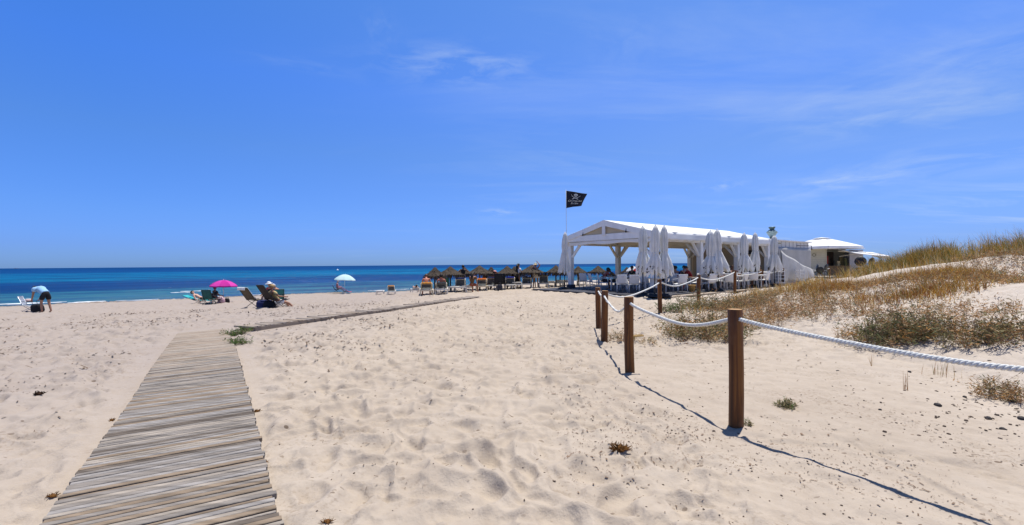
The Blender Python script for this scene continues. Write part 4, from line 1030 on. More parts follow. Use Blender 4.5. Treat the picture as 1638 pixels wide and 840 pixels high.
# eave beams, tie beams
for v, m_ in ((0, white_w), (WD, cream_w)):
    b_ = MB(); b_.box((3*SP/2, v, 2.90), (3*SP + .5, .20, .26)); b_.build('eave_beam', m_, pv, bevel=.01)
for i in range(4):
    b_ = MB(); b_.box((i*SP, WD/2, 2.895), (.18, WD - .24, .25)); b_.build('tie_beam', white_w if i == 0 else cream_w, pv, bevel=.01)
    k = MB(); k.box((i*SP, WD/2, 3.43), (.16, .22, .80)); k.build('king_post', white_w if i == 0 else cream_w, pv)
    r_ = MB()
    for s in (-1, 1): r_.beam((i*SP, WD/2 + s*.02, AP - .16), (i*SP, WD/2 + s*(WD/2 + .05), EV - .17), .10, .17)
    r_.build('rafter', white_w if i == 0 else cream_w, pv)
b_ = MB(); b_.box((3*SP/2, WD/2, AP - .16), (3*SP + .4, .10, .16)); b_.build('ridge_beam', cream_w, pv)
for s in (-1, 1):
    for q in (.35, .7):
        b_ = MB(); b_.box((3*SP/2, WD/2 + s*q*WD/2, AP - .15 - (AP-EV)*q), (3*SP + .3, .08, .10)); b_.build('purlin', cream_w, pv)
# front gable: broad white barge boards, horizontal fascia and two cream triangles
def sl(v): return AP - (AP - EV)*abs(v - WD/2)/(WD/2)
g = MB(); x0 = -.34
for s in (-1, 1):
    def fn(u, v, s=s):
        vv = WD/2 + s*u*(WD/2 + .12); return (x0, vv, sl(vv) + .03 - .30*v)
    g.grid(fn, 10, 2, .05*(1 if s < 0 else -1))
g.build('barge_board', white_w, pv)
g = MB(); g.box((x0 + .028, WD/2, 3.115), (.05, WD + .30, .34)); g.build('fascia_board', white_w, pv)
g = MB(); g.grid(lambda u, v: (x0 + .09 + .02*math.sin(u*9), -.10 + u*(WD + .2), 2.95 - v*(.22 + .03*math.sin(u*16))), 40, 3, .006); g.build('valance', canvas, pv, smooth=True)
g = MB(); g.box((x0 - .03, WD/2, 3.52), (.05, .22, .62)); g.build('king_post', white_w, pv)
for s in (-1, 1):
    g = MB(); a = Vector((x0 + .06, WD/2 + s*.05, 3.2)); g.add([a, (x0+.06, WD/2 + s*.05, AP - .2), (x0+.06, WD/2 + s*(WD/2-.1), EV - .02), (x0+.06, WD/2 + s*(WD/2-.1), 3.2),
              (x0+.075, WD/2 + s*.05, 3.2), (x0+.075, WD/2 + s*.05, AP - .2), (x0+.075, WD/2 + s*(WD/2-.1), EV - .02), (x0+.075, WD/2 + s*(WD/2-.1), 3.2)], [(0, 1, 2, 3), (7, 6, 5, 4)])
    g.build('gable_panel', cream_cv, pv)
    h = MB()
    h.blob((x0 - .07, WD/2 + s*1.55, sl(WD/2 + 1.55) - .30), (.03, .05, .07), 6, 5); h.tube([(x0 - .05, WD/2 + s*1.55, sl(WD/2+1.55) - .12), (x0 - .07, WD/2 + s*1.55, sl(WD/2+1.55) - .24)], .012, 5); h.build('spot_lamp', black_p, pv)
# roof canvas: slight sag between the frames
for s in (-1, 1):
    g = MB()
    def fn(u, v, s=s):
        x = -.38 + u*(3*SP + .75); vv = WD/2 + s*v*(WD/2 + .32); fr = (x/SP) % 1.0
        return (x, vv, sl(vv) + .06 - .045*math.sin(pi*fr)*math.sin(pi*min(1, v)) + .012*math.sin(x*5)*v)
    g.grid(fn, 60, 8, .012*(1 if s > 0 else -1)); g.build('roof', canvas, pv, smooth=True)
    g = MB()
    def fn(u, v, s=s):
        x = -.38 + u*(3*SP + .75); vv = WD/2 + s*(WD/2 + .325); fr = (x/SP) % 1.0
        return (x, vv + s*(.02*math.sin(x*3.1) + .05*v*math.sin(pi*fr)), sl(vv) + .05 - v*(.34 + .07*math.sin(pi*fr) + .02*math.sin(x*7)))
    g.grid(fn, 120, 4, .008); g.build('valance', canvas if s < 0 else cream_cv, pv, smooth=True)
# ceiling lamps strings / dark menu board inside
g = MB(); g.box((3*SP - .9, 1.2, 2.35), (.05, 1.6, .28)); g.build('sign_board', black_p, pv)
# the storm flap at the right end
g = MB(); g.grid(lambda u, v: (3*SP + .30 + .03*math.sin(9*u), u*WD, DZ + v*2.85), 20, 4, .02); g.build('end_panel', mat('tan_panel', (.36, .28, .19), .7, .08, 2), pv)
g = MB(); g.beam((3*SP + .26, 1.5, 2.3), (3*SP + .26, 2.4, 2.75), .06, .06); g.build('strut', black_p, pv)
# ------------------------------------------------------------------ flag at the front left corner
fp = thing('flag', 'black flag with white skull, crossed sabres and lettering on a thin pole', 'flag', W(-.25, WD + .12, 0))
q = W(-.25, WD + .12, 0); ztop = at_depth(909, 305, q.y).z
m_ = MB(); m_.tube([(0, 0, .1), (.004, 0, ztop*.5), (0, 0, ztop + .06)], [.022, .018, .012], 8); m_.build('pole', mat('pale_pole', (.55, .58, .62), .4, .1, 6), fp, smooth=True)
FW, FH = 1.22, 1.10
def flagpt(x, y, o=0.0):
    """x along the fly 0..1, y down the hoist 0..1"""
    e = FW*(.96 - .20*max(0, y-.1)*1.0 + .10*(1-y)*(1-y))
    px = x*e; wv = .10*x*math.sin(5.5*x + 1.1*y)
    z = ztop - y*FH*(1 - .12*x*(1-0)) - .24*x*(1-y) - .0*x
    z += .03*math.sin(6*x)*x
    return Vector((px*.985, -px*.16 + wv + o, z))
m_ = MB(); m_.grid(lambda u, v: flagpt(u, v), 26, 18, .006); m_.build('cloth', mat('black_flag_cloth', (.012, .013, .022), .8, .25, 5), fp, smooth=True)
em = mat('flag_print', (.62, .60, .52), .8, .12, 12)
def on_flag(name, polys):
    mm = MB()
    for P in polys:
        k = len(P); vs = [flagpt(x, y, -.012) for x, y in P]; mm.add(vs, [tuple(range(k))])
    return mm.build(name, em, fp)
def ell(cx, cy, rx, ry, n=18, a0=0, a1=2*pi): return [(cx + rx*math.cos(a0 + (a1-a0)*k/n), cy + ry*math.sin(a0 + (a1-a0)*k/n)) for k in range(n)]
skull = []
def strip(pts, w): 
    out = []
    for (x0_, y0_), (x1_, y1_), wa, wb in zip(pts[:-1], pts[1:], w[:-1], w[1:]):
        dx, dy = x1_-x0_, y1_-y0_; L = math.hypot(dx, dy); nx, ny = -dy/L, dx/L
        out.append([(x0_+nx*wa, y0_+ny*wa), (x1_+nx*wb, y1_+ny*wb), (x1_-nx*wb, y1_-ny*wb), (x0_-nx*wa, y0_-ny*wa)])
    return out
# cranium as a ring of quads round two eye holes: rows of short quads
def in_sk(x, y):
    a = ((x-.50)/.095)**2 + ((y-.195)/.085)**2 < 1 or (abs(x-.50) < .052 and .22 < y < .335)
    eye = ((x-.462)/.024)**2 + ((y-.215)/.024)**2 < 1 or ((x-.538)/.024)**2 + ((y-.215)/.024)**2 < 1 or ((x-.5)/.010)**2 + ((y-.262)/.018)**2 < 1
    teeth = .292 < y < .322 and int((x-.44)/.012) % 2 == 0
    return a and not eye and not teeth
N_ = 60; st_ = .24/N_
for j in range(N_):
    y = .10 + j*st_
    run = None
    for i in range(N_+1):
        x = .38 + i*st_; ins = i < N_ and in_sk(x + st_/2, y + st_/2)
        if ins and run is None: run = x
        if not ins and run is not None: skull.append([(run, y), (x, y), (x, y+st_), (run, y+st_)]); run = None
for s in (-1, 1):
    skull += strip([(.5 + s*.235, .19), (.5 + s*.17, .30), (.5 + s*.05, .385), (.5 - s*.12, .455), (.5 - s*.17, .47)], [.003, .013, .016, .014, .014])
    skull += strip([(.5 - s*.085, .40), (.5 - s*.125, .49)], [.016, .016])
on_flag('emblem', skull)
def flag_text(s, cx, cy, hgt):
    cu = bpy.data.curves.new('lettering', 'FONT'); cu.body = s; cu.align_x = 'CENTER'; cu.size = 1; cu.shear = .15
    o = bpy.data.objects.new('lettering', cu); col.objects.link(o)
    me = bpy.data.meshes.new_from_object(o.evaluated_get(bpy.context.evaluated_depsgraph_get())); bpy.data.objects.remove(o)
    for v in me.vertices: v.co = flagpt(cx + v.co.x*hgt*1.05, cy - v.co.y*hgt, -.014)
    me.materials.clear(); me.materials.append(em); o = bpy.data.objects.new('lettering', me); col.objects.link(o); o.parent = fp
flag_text('Chiringuito', .50, .64, .165); flag_text('Pirata', .50, .82, .18)
# ------------------------------------------------------------------ closed parasols on heavy bases
par_cv = mat('folded_canvas', (.84, .83, .79), .85, .10, 2, .003, .1, trans=.20)
print_m = mat('parasol_print', (.05, .035, .03), .85, .4, 12)
def parasol(label, px, pb, pt_, seed, lean=0, pole_m_=black_p, wid=1.0, mark=True):
    rg = random.Random(seed); p = hit(px, pb, DZ); top = at_depth(px, pt_, p.y).z; Hh = top - p.z
    r = thing('closed_parasol', label, 'parasol', p, rg.random()*6, 'closed white parasols round the pavilion')
    b = MB(); b.box((0, 0, .035), (.62, .62, .07), taper=.94); b.box((0, 0, .10), (.40, .40, .06), taper=.9); b.tube([(0, 0, .12), (0, 0, .40)], .045, 10); b.build('base', black_p, r, bevel=.008)
    b = MB(); b.tube([(0, 0, .1), (0, 0, Hh - .03)], .024, 8); b.build('pole', dark_metal if pole_m_ is black_p else pole_m_, r, smooth=True)
    c = MB(); n = 64; ph = rg.random()*6; asym = rg.random()*6; L = Hh*rg.uniform(.655, .69); sk = rg.uniform(.08, .34); cin = rg.uniform(.42, .60); wid = wid*rg.uniform(.9, 1.1)
    rows = 30; prof = []
    for i in range(rows+1):
        f = i/rows
        rr = np.interp(f, [0, .02, .08, .20, .34, cin-.04, cin, cin+.05, .74, .86, 1.0], [.035, .080, .125, .150, .165, .150, .130, .165, .255, .315, .33])*wid
        prof.append((rr, Hh - f*L))
    tear = [rg.random() for _ in range(8)]
    def fn(rr, z, a, i):
        f = i/rows; pl = .03 + .27*min(1, f*5)
        k = 1 + pl*math.cos(8*a + ph + .6*math.sin(f*4 + ph)) + .06*math.sin(3*a + asym + f*6) + .05*math.sin(19*a + f*11)
        flare = 1 + sk*3*max(0, f-.5)*math.sin(a + asym)
        hem = (f**6)*(.16*math.cos(8*a + ph) + .10*math.sin(a*2 + asym) + .05*math.sin(13*a))
        return (rr*k*flare, z - hem)
    c.lathe(prof, n, fn=fn); c.lathe([(r_*.93, z) for r_, z in prof][::-1], n, fn=lambda rr, z, a, i: fn(rr, z, a, rows - i))
    co = c.build('canopy', par_cv, r, smooth=True)
    tie = MB(); tie.lathe([(.150*wid, Hh - cin*L + .02), (.158*wid, Hh - cin*L), (.150*wid, Hh - cin*L - .02)], 24); tie.build('strap', mat('strap_white', (.68, .68, .67), .8, .08, 9), co)
    fi = MB(); fi.blob((0, 0, Hh + .01), (.03, .03, .05), 8, 6); fi.build('finial', white_w, r, smooth=True)
    if mark:                                            # worn printed emblem and lettering near the hem, following the folds
        lo = MB()
        for s in range(8):
            if rg.random() < .25: continue
            a0 = 2*pi*s/8 + .25 - ph/8
            for q in range(11):
                aa = a0 + rg.uniform(-.16, .16); f0 = rg.uniform(.865, .955); da = rg.uniform(.015, .05); df = rg.uniform(.004, .012); tl = rg.uniform(-.01, .01)
                def pt(a, f):
                    rr0 = np.interp(f, [0, .74, .86, 1.0], [.1, .255, .315, .33])*wid; i = f*rows
                    r2, z2 = fn(rr0, Hh - f*L, a, i); r2 += .007; return Vector((r2*math.cos(a), r2*math.sin(a), z2))
                lo.add([pt(aa-da, f0-df+tl), pt(aa+da, f0-df-tl), pt(aa+da, f0+df-tl), pt(aa-da, f0+df+tl)], [(3, 2, 1, 0)])
        lo.build('emblem', print_m, co)
    r.rotation_euler = (rg.uniform(-.022, .022) + lean, rg.uniform(-.022, .022), r.rotation_euler.z)
    return r
for i, (lb, px, pb, pt_, wd, mk) in enumerate((
   ('closed cream white parasol alone beside the left front post of the pavilion', 903, 462.5, 372, .82, False),
   ('closed white parasol, first of the three standing close at the right front corner', 1028.5, 472, 362.5, 1.0, True),
   ('closed white parasol, middle one of the three at the right front corner', 1047, 474.5, 361, .98, True),
   ('closed white parasol, right one of the three at the right front corner, black base showing', 1062.5, 474, 361.8, 1.0, True),
   ('closed white parasol with spread hem right of the second pavilion post, left of two', 1138, 465, 369.5, 1.22, True),
   ('closed white parasol with spread hem right of the second pavilion post, right of two', 1149.5, 465, 367.5, 1.15, True),
   ('closed white parasol just right of the third pavilion post', 1190.5, 460, 373.5, 1.05, True),
   ('slender ragged closed parasol before the end of the pavilion', 1209, 458.5, 372.8, .95, True),
   ('closed white parasol in front of the kitchen block, rightmost of the closed ones', 1239, 456.5, 377.3, 1.15, True))):
    parasol(lb, px, pb, pt_, 60 + i, wid=wd, mark=mk)
# ------------------------------------------------------------------ tables and chairs
resin = mat('white_resin', (.66, .66, .66), .45, .07, 6, spec=.4)
grey_leg = mat('grey_chair_leg', (.50, .50, .51), .4, .1, 6, metal=.3)
def make_chair(label, loc, rz):
    r = thing('armchair', label, 'chair', loc, rz, 'white armchairs at the restaurant tables')
    s = MB(); s.grid(lambda u, v: ((u-.5)*.50, -.22 + v*.46, .45 + .015*math.cos(6*(u-.5)) - .02*math.sin(pi*v)), 6, 6, .03); s.build('seat', resin, r, smooth=True)
    b = MB(); b.grid(lambda u, v: ((u-.5)*(.50 - .02*v), -.22 - .12*v - .04*math.sin(pi*u), .45 + .47*v), 8, 6, .025); b.build('backrest', resin, r, smooth=True)
    for sx in (-1, 1):
        a = MB(); a.tube([(sx*.26, -.30, .70), (sx*.29, -.05, .68), (sx*.29, .18, .66), (sx*.275, .23, .55), (sx*.265, .23, .45)], .020, 6); a.build('armrest', resin, r, smooth=True)
        for sy, y0 in ((1, .21), (-1, -.22)):
            l = MB(); l.tube([(sx*.24, y0, .44), (sx*.255, y0 + sy*.05, 0)], [.022, .018], 6); l.build('leg', grey_leg, r, smooth=True)
    return r
def make_table(label, loc, rz, topm):
    r = thing('dining_table', label, 'table', loc, rz, 'square tables in the pavilion')
    t_ = MB(); t_.box((0, 0, .735), (.80, .80, .03)); t_.build('tabletop', topm, r, bevel=.006)
    for sx in (-1, 1):
        for sy in (-1, 1): l = MB(); l.box((sx*.36, sy*.36, .36), (.045, .045, .72)); l.build('leg', grey_leg, r)
    return r
def DK(px, pb): return hit(px, pb, DZ)
c0 = make_chair('white armchair at the far left of the deck, nearest the left front post', DK(936, 461), R(-38))
for lb, px, pb, a in (
   ('white armchair seen at an angle just left of the seated man in red brown', 951, 462.5, R(-80)),
   ('white armchair under the seated man in red brown', 965, 463.5, R(-95)),
   ('white armchair under the man in a dark cap', 986, 463.5, R(70)),
   ('white armchair seen from behind, right of the two men, left of a pair', 995, 468.0, R(-12)),
   ('white armchair with its back to the viewer, beside the three closed parasols', 1014, 468.5, R(-10)),
   ('white armchair half behind the three closed parasols', 1034, 466, R(-40)),
   ('white armchair with clear armrest between the front corner and the second post', 1088, 467.5, R(8)),
   ('white armchair under the person in a blue shirt', 1080.5, 463.5, R(-30)),
   ('white armchair under the man in a red shirt', 1107, 464, R(75)),
   ('white armchair left of the two spread parasols beyond the second post', 1134, 465.5, R(20)),
   ('white armchair between the spread parasols and the third post', 1166, 463.5, R(-20)),
   ('white armchair deep in the shade behind the spread parasols', 1152, 461.5, R(150)),
   ('white armchair just right of the third post, behind a closed parasol', 1186, 461, R(30)),
   ('white armchair before the end panel of the pavilion', 1204, 459.5, R(-20)),
   ('white armchair near the last pavilion post', 1221, 458.5, R(40)),
   ('white armchair at the sea side of the deck, behind the inner cream post', 1003, 459.5, R(160)),
   ('white armchair in the middle of the deck behind the three parasols', 1060, 462, R(100))):
    dup(c0, lb, DK(px, pb), a)
wt = mat('white_tabletop', (.70, .69, .67), .4, .05, 5); dt = mat('brown_tabletop', (.16, .09, .055), .5, .2, 5)
for lb, px, pb, m_ in (('white table between the two seated men', 976, 463.5, wt), ('white table behind the pair of armchairs', 1016, 463.5, wt), ('white table close behind the three closed parasols', 1049, 467.5, wt), ('brown table before the man in a red shirt', 1100, 465, dt),
   ('brown table in the shade behind the spread parasols', 1148, 463, dt), ('white table beside the third post', 1176, 461.5, wt), ('white table near the last post', 1212, 458.8, wt)):
    make_table(lb, DK(px, pb), TH, m_)
def sit(label, px, pb, rz, **k): kw = dict(SIT); kw['ph'] = .55; kw.update(k); return person(label, DK(px, pb), rz, **kw)
sit('man in a red brown shirt sitting with his back half turned at the left table', 965, 463.5, R(-80), skin='tan', hair='dark', lean=16, curl=10, top=('red_brown', (.20, .06, .055)), bottom=('dark_trousers', (.03, .025, .03), .95), arms=[(40, 12, 85, -8), (40, 12, 85, -8)])
sit('man in a dark cap and olive top leaning over the left table', 986, 463.5, R(80), skin='brown', hair='dark', lean=22, curl=14, top=('dark_olive', (.07, .055, .035)), bottom=('black', (.015, .015, .018), .95), arms=[(45, 12, 90, -8), (45, 12, 90, -8)], hat=('cap_dark', (.03, .025, .02), .13))
sit('person in a blue shirt with dark hair in front of the sea view', 1080.5, 463.5, R(-35), skin='tan', hair='dark', lean=4, top=('blue_shirt', (.02, .035, .14)), bottom=('navy', (.018, .025, .09), .95))
sit('person with brown hair facing the viewer behind the blue shirted one', 1078, 459.5, R(165), skin='tan', hair='brown', lean=4, top=('tan_top', (.34, .24, .18)), bottom=('navy', (.018, .025, .09), .95))
sit('man in a dark red shirt leaning on the brown table', 1107, 464, R(80), skin='red', hair='dark', lean=16, curl=10, top=('dark_red', (.26, .018, .018)), bottom=('dark_trousers', (.03, .025, .03), .95), arms=[(45, 14, 88, -8), (45, 14, 88, -8)], scale=1.05)
sit('dark haired diner in black behind the spread parasols, left', 1131, 462, R(-60), skin='tan', hair='dark', top=('black', (.015, .015, .018)), bottom=('black', (.015, .015, .018), .95))
sit('diner in a brown shirt between the spread parasols and the third post', 1161, 460.5, R(-10), skin='brown', hair='dark', top=('brown_top', (.16, .075, .025)), bottom=('black', (.015, .015, .018), .95))
sit('diner in black right against the third post', 1168, 461.5, R(20), skin='tan', hair='dark', lean=6, top=('black', (.015, .015, .018)), bottom=('black', (.015, .015, .018), .95))
sit('diner in a maroon top deep in the shade behind the third post', 1183, 459.5, R(80), skin='tan', hair='brown', top=('maroon', (.14, .03, .03)), bottom=('dark_trousers', (.03, .025, .03), .95))
for lb, px, pb, a, tc_ in (
   ('diner in grey with dark hair at the middle table behind the three parasols', 1053, 461, -60, ('grey_top', (.12, .12, .13))), ('diner in dark green at the sea side of the deck', 1012, 459.5, 120, ('dark_green', (.02, .05, .03))),
   ('diner in black at the sea side between the two spread parasols', 1143, 460, 160, ('black', (.015, .015, .018))), ('diner in a dark blue top before the tan end panel', 1198, 458.3, -70, ('navy_top', (.02, .03, .09))),
   ('diner in brown before the tan end panel, nearer the last post', 1216, 457.5, 80, ('brown_top', (.16, .075, .025))), ('diner in a pale shirt deep under the canvas behind the second post', 1122, 459.3, 150, ('pale_shirt', (.45, .42, .38))),
   ('diner in charcoal behind the armchair with the clear armrest', 1094, 460, 170, ('charcoal_top', (.04, .04, .045))), ('diner in wine red deep in the shade left of the third post', 1171, 458.8, -150, ('wine', (.12, .02, .03)))):
    dup(c0, 'white armchair under the ' + lb.split(' at ')[0].split(' before ')[0].split(' deep ')[0].split(' behind ')[0] + {'diner in brown before the tan end panel, nearer the last post': ' by the last post', 'diner in black at the sea side between the two spread parasols': ' at the sea side'}.get(lb, ''), DK(px, pb), R(a)); sit(lb, px, pb, R(a), skin=('tan', 'brown', 'fair')[int(px) % 3], hair=('dark', 'brown')[int(px) % 2], lean=int(px) % 9, top=tc_, bottom=('dark_trousers', (.03, .025, .03), .95))
cb = MB(); cb.tube([(14.3, .0, 3.05), (14.9, .0, 2.98), (15.9, .05, 3.15)], .014, 6); cbo = cb.build('cable', black_p, pv)
for lb, px, pb, a in (('white armchair under the brown haired person facing the viewer', 1078, 459.5, 165), ('white armchair under the dark haired diner in black', 1131, 462, -60), ('white armchair under the diner in a brown shirt', 1161, 460.5, -10),
   ('white armchair under the diner right against the third post', 1168, 461.5, 20), ('white armchair under the diner in a maroon top', 1183, 459.5, 80)): dup(c0, lb, DK(px, pb), R(a))
pt = thing('flower_pot', 'ochre terracotta pot on the deck beside the second post', 'pot', DK(1107, 466.8)); b_ = MB(); b_.lathe([(.01, 0), (.13, 0), (.17, .30), (.19, .31), (.19, .36), (.16, .36), (.15, .30), (.01, .29)], 18); b_.build('pot', mat('ochre_clay', (.40, .24, .08), .8, .15, 8), pt, smooth=True)
so_ = MB(); so_.blob((0, 0, .30), (.14, .14, .04), 10, 4, jit=.1); so_.build('soil', mat('soil', (.05, .035, .02), .9, .3, 20), pt)
# ------------------------------------------------------------------ kitchen block, vent, tarpaulins
kt = thing('kitchen_container', 'flat roofed cream and grey kitchen block at the end of the pavilion', 'building', R1, TH)
panel = mat('off_white_panel', (.56, .55, .53), .55, .06, 2, .002, .3)
k0, k1 = 15.75, 22.7
b_ = MB(); b_.box(((k0+k1)/2, 3.0, 1.62), (k1-k0, 5.8, 3.24)); b_.build('wall', panel, kt)
b_ = MB()
for i in range(9): b_.box((k0 + .4 + i*.78, .088, 2.98), (.03, .02, .44))
b_.box(((k0+k1)/2, .085, 2.74), (k1-k0, .04, .05)); b_.build('trim', mat('grey_trim', (.40, .40, .41), .5, .1, 5), kt)
b_ = MB(); b_.box(((k0+k1)/2 + .1, 3.0, 3.27), (k1-k0 + .4, 6.1, .07)); b_.box(((k0+k1)/2 + 2.2, 1.6, 3.36), (2.6, 2.2, .10), taper=.8); b_.build('roof', mat('white_roof', (.74, .74, .74), .5, .05, 2), kt)
b_ = MB(); b_.beam((k0 - .15, -.1, 3.02), (k0 + .5, -.1, 3.02), .10, .08); b_.build('gutter', mat('olive_gutter', (.30, .28, .18), .6, .15, 6), kt)
b_ = MB(); b_.tube([(20.0, -.10, 2.93), (21.6, -.45, 2.93), (21.6, -.45, 2.70)], .028, 6); b_.blob((21.6, -.45, 2.66), (.07, .07, .06), 8, 5); b_.tube([(20.0, -.10, 2.93), (20.0, .1, 2.93)], .028, 6); b_.build('lamp_arm', mat('dark_bracket', (.06, .05, .045), .5, .2, 8), kt)
vn = thing('roof_ventilator', 'dark teal metal roof ventilator on the kitchen block', 'ventilator', W(17.35, .9, 3.30), .4)
vm = mat('teal_metal', (.055, .10, .12), .4, .3, 6, metal=.5); vl = mat('pale_teal_metal', (.20, .28, .30), .4, .3, 6, metal=.4)
b_ = MB(); b_.lathe([(.01, 0), (.17, 0), (.17, .34)], 14); b_.build('duct', vm, vn, smooth=True)
b_ = MB(); b_.lathe([(.17, .30), (.22, .36), (.38, .62), (.40, .66), (.36, .72), (.20, .86), (.17, .86)], 8); b_.build('drum', vl, vn)
b_ = MB(); b_.lathe([(.15, .86), (.17, .92), (.25, 1.06), (.20, 1.09), (.06, 1.00), (.01, 1.00)], 12); b_.build('cap', vm, vn)
tp = MB()
def fn(u, v): return (15.9 + 6.75*u, -.04 - .03*math.sin(8*u + 3*v) - .10*v*v, 2.70 - 2.5*v)
tp.grid(fn, 30, 14, .012); o = tp.build('tarpaulin', mat('grey_tarpaulin', (.47, .45, .41), .5, .12, .8, .01, .35, trans=.15), None, smooth=True); o.location = R1; o.rotation_euler = (0, 0, TH)
tag(o, 'large grey plastic sheet hanging flat over the front of the kitchen block', 'tarpaulin')
tp = MB()
def fn(u, v):
    # a second sheet hung on the diagonal of a slack line, folds running down from it, its corner blown outwards
    zt = 2.50 - 1.55*u**.85; k = max(0, u-.55)**1.5
    y = -.11 - .05*math.sin(u*21)*v - .03*math.sin(u*47 + 2*v)*v - .10*u - .55*k*v - .05*math.sin(pi*v)
    return (16.3 + 6.2*u + .18*v*math.sin(u*5), y, zt - (zt - .18 - .35*k)*v - .04*math.sin(u*12))
tp.grid(fn, 46, 12, .012); o = tp.build('tarpaulin', mat('white_tarpaulin', (.58, .565, .53), .6, .10, 2, .006, .35, trans=.15), None, smooth=True); o.location = R1; o.rotation_euler = (0, 0, TH)
tag(o, 'loose white tarpaulin flapping diagonally in front of the kitchen block', 'tarpaulin')
# stacked white crates/ladder frames by the rope posts
def rack(label, px, pb, a, Y=None):
    p = hit(px, pb) if Y is None else Vector((at_depth(px, pb, Y).x, Y, .05)); r = thing('slatted_rack', label, 'rack', p, a); b_ = MB()
    for sx in (-1, 1): b_.box((sx*.28, 0, .5), (.05, .05, 1.0)); b_.box((sx*.28, .34, .5), (.05, .05, 1.0))
    b_.build('frame', resin, r)
    for k in range(4): s_ = MB(); s_.box((0, .17, .16 + .25*k), (.60, .42, .035)); s_.build('shelf', resin, r)
rack('white slatted rack behind the rope before the kitchen block, left', 1250, 452, .3, 29.5); rack('white slatted rack behind the rope before the kitchen block, right', 1283, 452, .4, 33)
# ------------------------------------------------------------------ bar hut with square parasol and awning
hut = thing('beach_hut', 'cream boarded beach bar hut with open counter and white awning', 'building', (31.6, 45.0, .15), R(-6))
cr = mat('cream_boards', (.50, .47, .36), .7, .08, 3, .003)
b_ = MB(); 
for k in range(15): b_.box((0, 0, .10 + k*.19), (2.2, .06, .182))
for k in range(15): b_.box((-1.07, 1.4, .10 + k*.19), (.06, 2.7, .182))
b_.box((1.8, 2.8, 1.4), (5.8, .08, 2.8)); b_.build('wall', cr, hut)
b_ = MB(); b_.box((2.2, 0, .5), (2.2, .10, 1.0)); b_.box((2.2, -.1, 1.02), (2.3, .45, .06)); b_.build('counter', mat('bar_wood', (.17, .11, .06), .6, .25, 4), hut)
b_ = MB(); b_.box((4.0, 0, 1.35), (1.3, .08, 2.7)); b_.box((4.62, 1.4, 1.35), (.08, 2.7, 2.7)); b_.build('side_panel', mat('grey_panel', (.36, .37, .42), .6, .08, 2), hut)
b_ = MB(); b_.box((2.2, 2.6, 1.3), (2.3, .06, 2.5)); b_.build('back_wall', mat('bar_back', (.10, .07, .05), .8, .3, 2), hut)
b_ = MB(); b_.box((1.8, 1.4, 2.84), (6.0, 3.0, .08)); b_.build('roof', mat('white_roof', (.74, .74, .74)), hut)
b_ = MB(); b_.lathe([(.14, -.01), (.20, -.01), (.20, .01), (.14, .01), (.14, -.01)], 20); b_.v = [(x*.9 - .1, -.06 - z, 2.2 + y) for x, y, z in b_.v]; b_.build('round_sign', mat('olive_ring', (.22, .21, .14), .6, .2, 5), hut)
for x, c_, h_ in ((1.35, (.25, .03, .02), .9), (1.62, (.05, .03, .02), .8), (2.5, (.40, .33, .18), .5), (2.9, (.10, .08, .03), .7), (3.2, (.10, .10, .04), .85)):
    b_ = MB(); b_.box((x, .5 + .2*math.sin(x*9), 1.05 + h_/2 + .25*math.sin(x*5)), (.26, .2, h_)); b_.tube([(x, .5, 1.05), (x, .5, 1.3)], .1, 8); b_.build('bar_bottle_rack', mat('bar_stock_%d' % int(x*100), c_, .6, .4, 8), hut)
b_ = MB(); b_.box((1.08, -.02, 1.4), (.08, .10, 2.8)); b_.build('post', cr, hut)
aw = MB(); aw.grid(lambda u, v: (2.2 + 3.2*u + .4*v, -.15 - 1.9*v, 2.70 - .34*u - .42*v - .05*math.sin(pi*u)), 12, 6, .06); aw.grid(lambda u, v: (5.4 + .4*u + .01, -.15 - 1.9*u, 2.36 - .42*u - .02 - .34*v), 8, 2, .02); aw.build('awning', canvas, hut, smooth=False)
aw = MB(); aw.beam((2.2, -.12, 2.55), (5.2, -1.9, 2.16), .05, .06); aw.beam((2.3, -.12, 2.0), (4.2, -1.2, 2.4), .04, .04); aw.build('awning_arm', cream_w, hut)
sq = thing('square_parasol', 'large open white square parasol over the beach hut', 'parasol', (32.7, 45.5, .15), R(18))
cn = MB(); hw = 2.45
for s in range(4):
    M = Euler((0, 0, s*pi/2)).to_matrix()
    def fn(u, v, M=M): q = .16 + .84*v; return M @ Vector(((u-.5)*2*hw*q, -hw*q, 3.90 - .86*v**1.12 - .10*math.sin(pi*v)*math.cos(pi*(u-.5))))
    cn.grid(fn, 10, 8, .01)
    def fl(u, v, M=M): return M @ Vector(((u-.5)*2*hw, -hw - .005, 3.04 - .24*v))
    cn.grid(fl, 10, 1, .008)
    def cp_(u, v, M=M): q = .02 + .22*v; return M @ Vector(((u-.5)*2*hw*q, -hw*q, 4.04 - .10*v))
    cn.grid(cp_, 6, 2, .008)
cn.build('canopy', canvas, sq, smooth=False)
b_ = MB(); b_.tube([(0, 0, 0), (0, 0, 4.0)], .045, 10); b_.build('pole', grey_metal, sq, smooth=True)
b_ = MB()
for s in range(4): a = pi/4 + s*pi/2; b_.beam((0, 0, 3.84), (math.cos(a)*hw*1.38, math.sin(a)*hw*1.38, 3.02), .03, .04)
b_.build('rib', grey_metal, sq)
def stool(label, px, py, Y, a, hs_=1.0):
    p = at_depth(px, py, Y); p.z = H(p.x, p.y); r = thing('high_chair', label, 'chair', p, a, 'black high chairs near the beach hut')
    l = MB()
    for sx in (-1, 1):
        for sy in (-1, 1): l.tube([(sx*.24, sy*.24, 0), (sx*.18, sy*.18, .72*hs_)], .02, 6)
    l.build('frame', black_p, r); s = MB(); s.blob((0, 0, .74*hs_), (.26, .26, .06), 12, 5); s.build('seat', black_p, r, smooth=True)
    b = MB(); b.blob((0, -.24, 1.12*hs_), (.30, .07, .30), 12, 8, rot=(.18, 0, 0)); b.build('backrest', black_p, r, smooth=True); return r
